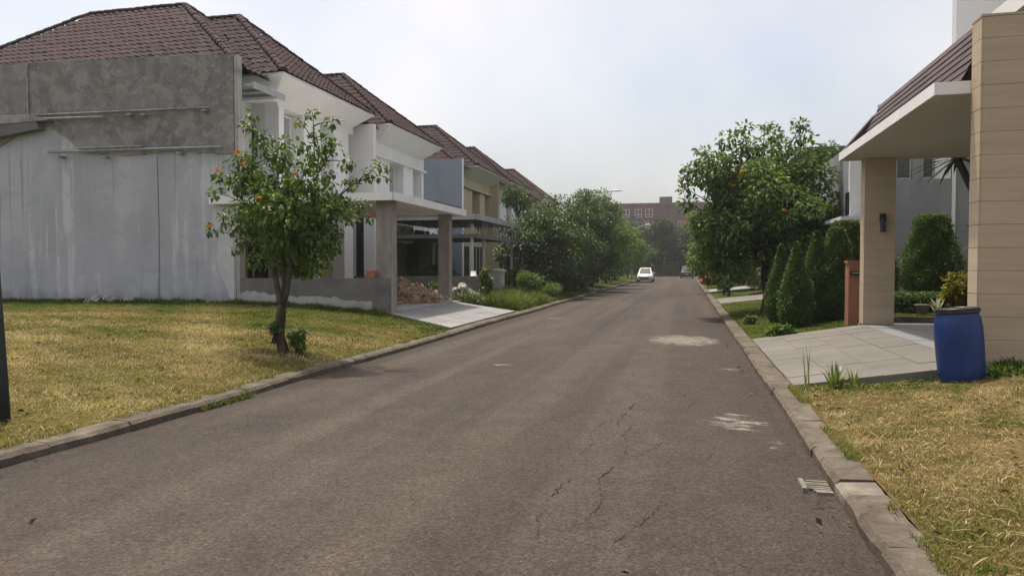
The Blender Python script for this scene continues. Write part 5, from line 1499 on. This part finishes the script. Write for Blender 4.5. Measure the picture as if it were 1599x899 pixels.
# big round tree on the garden side
tree("round_tree", "big round leafy tree with amber flowers beside the clipped cypresses", (2.40, 23.8, .25), 1.6, (2.4, 23.8, 3.55, 2.3, 2.2, 1.9), 100, (.32, .66), 900, .18, 'round', .12, flowers=7, stems=1, shell=.4,
     extra=[((.45, 23.3, 5.25), .22), ((-.1, 23.3, 4.45), .18), ((1.7, 23.4, 5.95), .20), ((2.3, 23.5, 6.0), .18), ((3.3, 23.4, 5.95), .24), ((4.1, 23.4, 5.2), .28), ((4.75, 23.3, 3.9), .25), ((4.9, 23.2, 2.9), .22), ((4.3, 23.4, 3.5), .5), ((4.2, 23.3, 2.9), .5), ((3.9, 23.3, 4.3), .5), ((.6, 23.4, 2.9), .45), ((.5, 23.4, 1.75), .4), ((1.5, 23.2, 1.5), .4), ((.15, 23.2, 4.7), .28), ((-.05, 23.4, 4.1), .25), ((.0, 23.0, 3.6), .3), ((4.45, 23.5, 2.9), .4), ((4.6, 23.2, 3.3), .3), ((1.2, 23.4, 5.6), .32), ((3.5, 23.6, 5.65), .32), ((2.6, 24, 5.8), .3), ((4.2, 23.2, 2.3), .4), ((.5, 23.8, 2.3), .4), ((.35, 24, 1.7), .35), ((1.0, 24.2, 1.8), .4), ((3.6, 24.0, 2.2), .45), ((2.0, 23.2, 2.0), .45), ((2.8, 23.0, 2.0), .45), ((1.3, 23.4, 1.9), .45), ((.8, 23.6, 1.35), .35), ((1.9, 23.4, 5.35), .45), ((2.8, 23.6, 5.3), .42), ((1.0, 23.4, 5.0), .42), ((3.6, 23.5, 4.9), .45), ((2.4, 23.2, 5.0), .5), ((3.3, 24.6, 1.6), .5), ((1.6, 24.6, 1.5), .5)])
tree("light_tree", "small light green tree leaning over the kerb past the big round tree", (2.3, 44.0, .25), 1.0, (1.75, 44, 2.6, 1.55, 1.6, 1.6), 45, (.35, .6), 420, .19, 'light', .07, stems=2)
tree("street_tree", "dense green street tree between the pale drives", (3.0, 54.0, .25), 1.6, (2.6, 54, 4.3, 2.2, 2.2, 2.4), 45, (.5, .8), 260, .24, 'mid', .10)
tree("street_tree", "dense green street tree beyond the orange bin", (3.2, 72.0, .25), 1.8, (2.9, 72, 4.6, 2.3, 2.4, 2.4), 40, (.5, .8), 200, .27, 'dark', .10)
tree("street_tree", "rounded street tree leaning over the dark car", (3.2, 92.0, .25), 1.8, (3.0, 92, 4.4, 2.5, 2.6, 2.7), 40, (.6, .9), 150, .3, 'mid', .12)
tree("leaning_tree", "thin leaning sapling with bare stems beside the pale drive", (2.05, 37.5, .25), 1.5, (2.2, 37.5, 2.4, .9, .8, .7), 14, (.3, .45), 420, .17, 'dark', .03, stems=3)
bush("shrub", "broad dark shrub under the big round tree by the kerb", (1.95, 39.5, .2), .55, .8, .55, 2200, .12, 'mid')
bush("shrub", "dark shrub behind the trunk of the big round tree", (3.4, 28.0, .3), 1.0, .9, .85, 3200, .13, 'dark')
bush("shrub", "dark leafy shrub along the pale drive strip", (3.9, 31.0, .3), 1.0, .9, .9, 2600, .14, 'dark')
bush("shrub", "tall shrub screening the grey house from the street", (3.9, 26.2, .3), .9, 1.2, 1.3, 3200, .14, 'mid')
bush("shrub", "round shrub between the far drive and the orange bin", (2.6, 50.5, .25), .9, .9, .7, 1500, .16, 'mid')

# dense dark trees on the empty-lot side, past the houses' drives
G2 = "dense street trees past the white cabinet"
tl = [((-7.6, 36.5, .3), (-7.4, 36.5, 2.6, 2.2, 2.1, 2.1), 'dark', "dense dark tree with amber flowers nearest the white cabinet", 10, 1.2),
      ((-7.3, 41.5, .3), (-7.1, 41.5, 3.1, 2.4, 2.4, 2.7), 'dark', "dense dark tree with pointed top behind the flowering one", 0, 1.5),
      ((-6.7, 47.0, .3), (-6.6, 47.0, 3.5, 2.5, 2.5, 3.2), 'dark', "tall dark tree leaning over the short far drive", 0, 1.6),
      ((-7.0, 53.5, .3), (-6.8, 53.5, 3.7, 2.6, 2.5, 3.4), 'mid', "tall green tree at the end of the dark clump beside the lamp", 0, 1.7),
      ((-6.9, 63.0, .3), (-6.6, 63.0, 3.6, 2.4, 2.4, 2.4), 'round', "rounded green tree just before the silver car", 0, 1.6),
      ((-7.2, 74.0, .3), (-6.8, 74.0, 3.8, 2.6, 2.5, 2.6), 'mid', "rounded green tree behind the silver car", 0, 1.6),
      ((-7.2, 90.0, .3), (-6.4, 90.0, 3.6, 2.8, 2.7, 2.7), 'mid', "wide green tree near the end of the street", 0, 1.6)]
for i, (b, cr, lf, lb, fl, hf) in enumerate(tl):
    tree("street_tree", lb, b, hf, cr, 80 if i < 4 else 48, (.45, .80), 430 if i < 4 else 230, .19 if i < 4 else .27, lf, .11, group=G2, flowers=fl, shell=.5)
for (x, y, rx, rz, lf, lb) in ((-6.6, 39.5, 1.2, .9, 'dark', "dark shrub filling the foot of the dense tree clump"), (-6.9, 44.5, 1.3, 1.1, 'dark', "dark shrub under the pointed tree"), (-6.6, 51.0, 1.2, 1.2, 'dark', "dark shrub under the tall tree by the lamp"),
                               (-7.6, 58.0, 1.4, 1.3, 'mid', "green shrub between the far trees"), (-8.4, 34.8, 1.0, .9, 'dark', "dark shrub behind the white cabinet")):
    bush("shrub", lb, (x, y, .25), rx, 1.4, rz, 2600, .16, lf)
bush("round_bush", "bright green round bush at the kerb past the tall grass", (-6.75, 30.6, .2), .85, .8, .72, 4200, .10, 'light')
bush("round_bush", "smaller trimmed green bush hugging the kerb", (-6.05, 33.2, .15), .48, .9, .48, 2600, .09, 'light')
bush("shrub", "feathery dark shrub behind the low lot wall near the white house", (-10.6, 28.6, .35), 1.5, .8, .82, 3600, .12, 'dark')
bush("shrub", "small dark shrub in front of the low lot wall beside the rubble", (-9.3, 26.1, .35), .55, .3, .42, 1500, .09, 'mid')
bush("climber", "leafy climber smothering a short post beside the drive", (-7.35, 26.1, .25), .32, .3, .78, 1500, .13, 'mid', cat="climber", clumps=14)
tree("yucca_tree", "dark spiky crown standing above the dense trees", (-9.6, 41.0, .3), 4.2, (-9.5, 41.0, 5.6, .8, .8, .6), 14, (.3, .45), 420, .32, 'dark', .09, wr=.16)

for (x, y, rx, rz, lb) in ((3.9, 33.6 + 4, 1.2, 1.25, "tall dark shrub beyond the pale drive strip"), (3.6, 42.5, 1.3, 1.3, "tall dark shrub under the light green tree"), (3.4, 57.5, 1.2, 1.2, "tall dark shrub in front of the orange bin"),
                           (-7.0, 67.5, 1.5, 1.3, "dark shrub beside the silver car"), (-7.4, 80.0, 1.6, 1.4, "dark shrub behind the silver car"), (3.2, 80.0, 1.5, 1.5, "dark shrub between the far street trees"), (-6.6, 97.0, 1.8, 1.6, "dark shrub near the end of the street"), (3.4, 100.0, 1.8, 1.8, "dark shrub beside the dark car")):
    bush("shrub", lb, (x, y, .25), rx, 1.4, rz, 2400, .19, 'dark')
n_ = 26000
P = np.stack([RNG.uniform(-42, 42, n_), RNG.uniform(123.2, 126.5, n_), 3.2*RNG.uniform(0, 1, n_) ** 1.3], 1)
P[:, 2] *= .75 + .3*np.sin(P[:, 0]*.9) * np.sin(P[:, 0]*.37 + 1)
ug = leaves("undergrowth", P, rand_dirs(n_) + [0, -.5, .3], RNG.uniform(.25, .5, n_), LF['dark'], None, .5, 0)
tag(ug, "dark undergrowth along the cross street at the end", "undergrowth", kind="stuff")
# trees closing the end of the street
far = [(-14, 128, 9.5, 4.8, "hazy tree at the end of the street, mostly hidden by the wide green tree"), (-9, 125, 8, 4.2, "hazy tree at the end of the street, just behind the silver car"), (-4.5, 127, 9.6, 4.3, "hazy tree in the middle of the gap between the two parked cars"),
       (0.0, 126, 8.2, 4.0, "hazy tree at the end of the street, straight behind the dark car"), (4.6, 128, 9.0, 4.3, "hazy tree at the end of the street beside the dry palm"), (9, 126, 8.4, 4.4, "hazy tree at the end of the street behind the last street tree"),
       (-12, 138, 11, 5.2, "taller hazy tree in the rear row over the silver car"), (-3, 140, 11.4, 5.2, "taller hazy tree in the rear row under the roof box of the brown flats"), (5, 139, 10.6, 5.0, "taller hazy tree in the rear row behind the dry palm")]
for i, (x, y, h, r, lb) in enumerate(far):
    tree("far_tree", lb, (x, y, -.05), h*.3, (x, y, h*.55, r*.8, r*.7, h*.45), 34, (1.0, 1.7), 72, .52, 'far', .2, group="hazy trees at the end of the street")
tree("dry_palm", "pale dry feathery palm in front of the brown block of flats", (1.2, 123.4, -.05), 8.4, (1.1, 123.4, 9.2, 1.9, 1.6, 1.2), 16, (.6, .9), 90, .9, 'dry', .16, wr=.12)

# ------------------------------------------------------------------ street lamps, cars, bins
def lamp(loc, reach, label):
    root = thing("street_lamp", label, "street lamp", loc, "street lamps over the dark trees")
    x, y, z = loc
    MB().tube([(x, y, z - .1), (x, y, 2.5), (x, y, 5.4)], [.08, .065, .05], 10).build("pole", MT['metal'], root, smooth=True)
    MB().tube([(x, y, 5.38), (x + .12, y, 5.75), (x + .7, y, 6.22), (x + reach, y, 6.42)], [.045, .04, .035, .03], 8).build("arm", MT['paint_w'], root, smooth=True)
    h = MB().lathe([(.0, -.04), (.07, -.03), (.12, .0), (.10, .05), (.0, .08)], 14)
    h.v = [(x + reach + .25 + p[0]*3.2, y + p[1], 6.44 + p[2]) for p in h.v]
    o = h.build("lamp_head", MT['plastic_w'], root, smooth=True)
    return root
lamp((-6.2, 46, .15), 1.55, "grey street lamp with curved arm above the tall dark trees")
lamp((-6.2, 84, .15), 1.55, "grey street lamp farther along with white head over the road")

def car(loc, rz, paint, label, W_=1.70, L_=4.1, H_=1.50, glassm='car_glass'):
    root = thing("car", label, "car", loc)
    root.rotation_euler = (0, 0, rz)
    def add(mb, nm, m, p, sm=False, bev=0):
        me = mb.mesh(nm, m)
        if sm:
            for q in me.polygons: q.use_smooth = True
        o = bpy.data.objects.new(nm, me); link(o); o.parent = p
        if bev:
            bv = o.modifiers.new("bevel", 'BEVEL'); bv.width = bev; bv.segments = 2; bv.limit_method = 'ANGLE'
        return o
    hw = W_/2
    # lower body: stations front (-y) to rear (+y): (y, half width, z low, z high)
    st = [(-L_/2, hw*.80, .30, .62), (-L_/2 + .12, hw*.92, .22, .74), (-L_/2 + .6, hw, .20, .84), (-.85, hw, .20, .95), (.4, hw, .20, .98), (L_/2 - .5, hw, .22, 1.0), (L_/2 - .1, hw*.94, .26, .98), (L_/2, hw*.86, .34, .90)]
    mb = MB(); V = []; F = []
    for (y, w, a, b) in st:
        V += [(-w*.96, y, a), (-w, y, (a+b)/2), (-w*.93, y, b - .03), (-w*.75, y, b), (w*.75, y, b), (w*.93, y, b - .03), (w, y, (a+b)/2), (w*.96, y, a)]
    for i in range(len(st)-1):
        for k in range(8):
            k2 = (k+1) % 8
            F.append((i*8+k, i*8+k2, (i+1)*8+k2, (i+1)*8+k))
    F += [tuple(range(8))[::-1], tuple((len(st)-1)*8 + k for k in range(8))]
    add(mb.add(V, F), "body", MT[paint], root, True)
    # cabin
    cb = [(-.95, hw*.80, .94), (-.25, hw*.66, H_ - .05), (.15, hw*.67, H_), (1.1, hw*.66, H_ - .04), (1.78, hw*.76, .97)]
    V, F = [], []
    for (y, w, zt) in cb: V += [(-w, y, zt), (w, y, zt)]
    bot = [(-hw*.86, y, .93) for (y, w, z) in cb]; 
    n0 = len(V); V += bot + [(hw*.86, y, .93) for (y, w, z) in cb]
    for i in range(4):
        F.append((2*i, 2*i+1, 2*i+3, 2*i+2)); F.append((n0+i, 2*i, 2*i+2, n0+i+1)); F.append((n0+5+i, n0+5+i+1, 2*i+3, 2*i+1))
    F += [(n0, n0+5, 1, 0), (8, 9, n0+9, n0+4)]
    add(MB().add(V, F), "cabin", MT[paint], root, False, .03)
    def quad(nm, pts, m, th=.012): add(MB().prism(pts, th), nm, MT[m], root)
    quad("windscreen", [(-hw*.70, -.90, .99), (hw*.70, -.90, .99), (hw*.60, -.31, H_ - .10), (-hw*.60, -.31, H_ - .10)], glassm, (0, -.03, .02))
    quad("rear_window", [(-hw*.66, 1.72, 1.02), (hw*.66, 1.72, 1.02), (hw*.60, 1.19, H_ - .12), (-hw*.60, 1.19, H_ - .12)], glassm, (0, .05, .04))
    for s in (-1, 1):
        for (y0, y1) in ((-.55, .25), (.32, 1.25)):
            quad("side_window", [(s*hw*.855, y0 - .1, 1.0), (s*hw*.855, y1 + .08, 1.0), (s*hw*.70, y1 - .05, H_ - .14), (s*hw*.70, y0 + .16, H_ - .14)], glassm, (s*.03, 0, .008))
        add(MB().box(s*hw*1.0 - .08, s*hw*1.0 + .12*s + .04, -.72, -.58, .96, 1.08), "mirror", MT[paint], root, False, .02)
        add(MB().box(s*hw*.62 - .16, s*hw*.62 + .16, -L_/2 - .015, -L_/2 + .12, .56, .70), "headlight", MT['lens'], root, False, .03)
        add(MB().box(s*hw*.72 - .11, s*hw*.72 + .11, L_/2 - .10, L_/2 + .012, .66, .86), "tail_light", MT['redlens'], root, False, .02)
        for yw in (-L_/2 + .78, L_/2 - .75):
            w = MB().tube([(s*(hw - .17), yw, .30), (s*(hw + .005), yw, .30)], .30, 20); w = add(w, "wheel", MT['rubber'], root)
            o = add(MB().tube([(s*(hw - .02), yw, .30), (s*(hw + .018), yw, .30)], .18, 14), "rim", MT['alu'], w)
    add(MB().box(-hw*.5, hw*.5, -L_/2 - .012, -L_/2 + .05, .36, .52), "grille", MT['black'], root)
    add(MB().box(-.24, .24, -L_/2 - .03, -L_/2 - .013, .40, .51), "number_plate", MT['black'], root)
    add(MB().box(-.24, .24, L_/2 + .003, L_/2 + .02, .50, .62), "number_plate", MT['paint_w'], root)
    return root
car((-4.35, 79, -.03), 0, 'car_silver', "silver hatchback parked facing the camera under the trees", H_=1.55)
car((-.02, 106, -.02), math.pi, 'car_dark', "dark van-like car seen from behind far down the street", 1.75, 4.3, 1.75, 'glass')

bn = thing("bin", "orange plastic bin with dark foot on the verge", "bin", (2.15, 60.0, .22))
MB().lathe([(.0, .0), (.26, .0), (.30, .1), (.34, .85), (.38, .87), (.38, .95), (.0, 1.0)], 18, (2.15, 60.0, .2)).build("barrel", MT['plastic_o'], bn, smooth=True)
MB().lathe([(.0, .0), (.30, .0), (.31, .12), (.0, .12)], 18, (2.15, 60.0, .18)).build("foot", MT['black'], bn, smooth=True)
sk = MB().lathe([(.0, 0), (.36, .0), (.42, .16), (.36, .42), (.18, .56), (.0, .58)], 12, (1.5, 61.2, .2))
sk.v = [(p[0] + RNG.normal(0, .03), p[1] + RNG.normal(0, .03), p[2] + RNG.normal(0, .02)) for p in sk.v]
tag(sk.build("sack", MT['plastic_r'], smooth=True), "red cloth sack lying on the verge beside the orange bin", "sack")
sk = MB().lathe([(.0, 0), (.30, .0), (.36, .2), (.28, .42), (.1, .5), (.0, .5)], 12, (1.85, 60.9, .2))
sk.v = [(p[0] + RNG.normal(0, .03), p[1] + RNG.normal(0, .03), p[2] + RNG.normal(0, .02)) for p in sk.v]
tag(sk.build("rubbish_bag", MT['black'], smooth=True), "black rubbish bag between the red sack and the orange bin", "bag")

# ------------------------------------------------------------------ brown block of flats beyond the trees
fb = thing("block_of_flats", "long brown brick block of flats rising hazy above the far trees", "building", (0, 205, 0))
BY, BX0, BX1 = 205.0, -34.0, 26.0
box("body", MT['far_brick'], (BX0, BX1, BY, BY + 14, -.05, 18.9), fb)
box("parapet", MT['far_grey'], (BX0 - .2, BX1 + .2, BY - .25, BY + 14.2, 18.903, 19.4), fb)
box("stair_head", MT['far_grey'], (-7.6, -4.2, BY + .4, BY + 5, 19.403, 21.1), fb)
for x in (-27, -19.5, -7.4, -4.4, 5.2, 13, 20):
    box("pier", MT['far_grey'] if x not in (-7.4, -4.4) else MT['far_brick'], (x, x + 1.3, BY - .5, BY - .005, -.05, 18.89), fb)
for x0, x1 in ((-3.0, 3.6), (-14.6, -8.6)):
    box("red_panel", MT['far_red'], (x0, x1, BY - .2, BY - .004, 15.0, 18.88), fb)
for fl_ in range(5):
    z0 = 1.2 + fl_*3.55
    for x in (-31.5, -24.6, -22.3, -16.8, -13.4, -10.4, -1.6, 1.5, 8.0, 10.6, 15.6, 17.9, 23):
        fr = MB().box(x - 1.0, x + 1.0, BY - .32, BY - .21, z0, z0 + 2.3).build("window", MT['white2'] if (int(x*10) + fl_) % 3 else MT['far_grey'], fb)
        mbp = MB()
        for (a, b) in ((-.88, -.06), (.06, .88)):
            mbp.box(x + a, x + b, BY - .345, BY - .325, z0 + .8, z0 + 2.18); mbp.box(x + a, x + b, BY - .345, BY - .325, z0 + .12, z0 + .68)
        mbp.build("pane", MT['glass'], fr)

# ------------------------------------------------------------------ hazy air
hz, ht, hb_, ho = new_mat("hazy_air")
ht.nodes.remove(hb_)
pv = nd(ht, "ShaderNodeVolumePrincipled", {'Color': (0.93, 0.95, 0.98, 1), 'Density': 0.0005, 'Anisotropy': 0.25})
ht.links.new(pv.outputs[0], ho.inputs['Volume'])
haze = MB().box(-470, 470, -140, 820, -1.2, 27).build("haze", hz)
tag(haze, "thin pale haze filling the air along the whole street", "haze", kind="stuff")
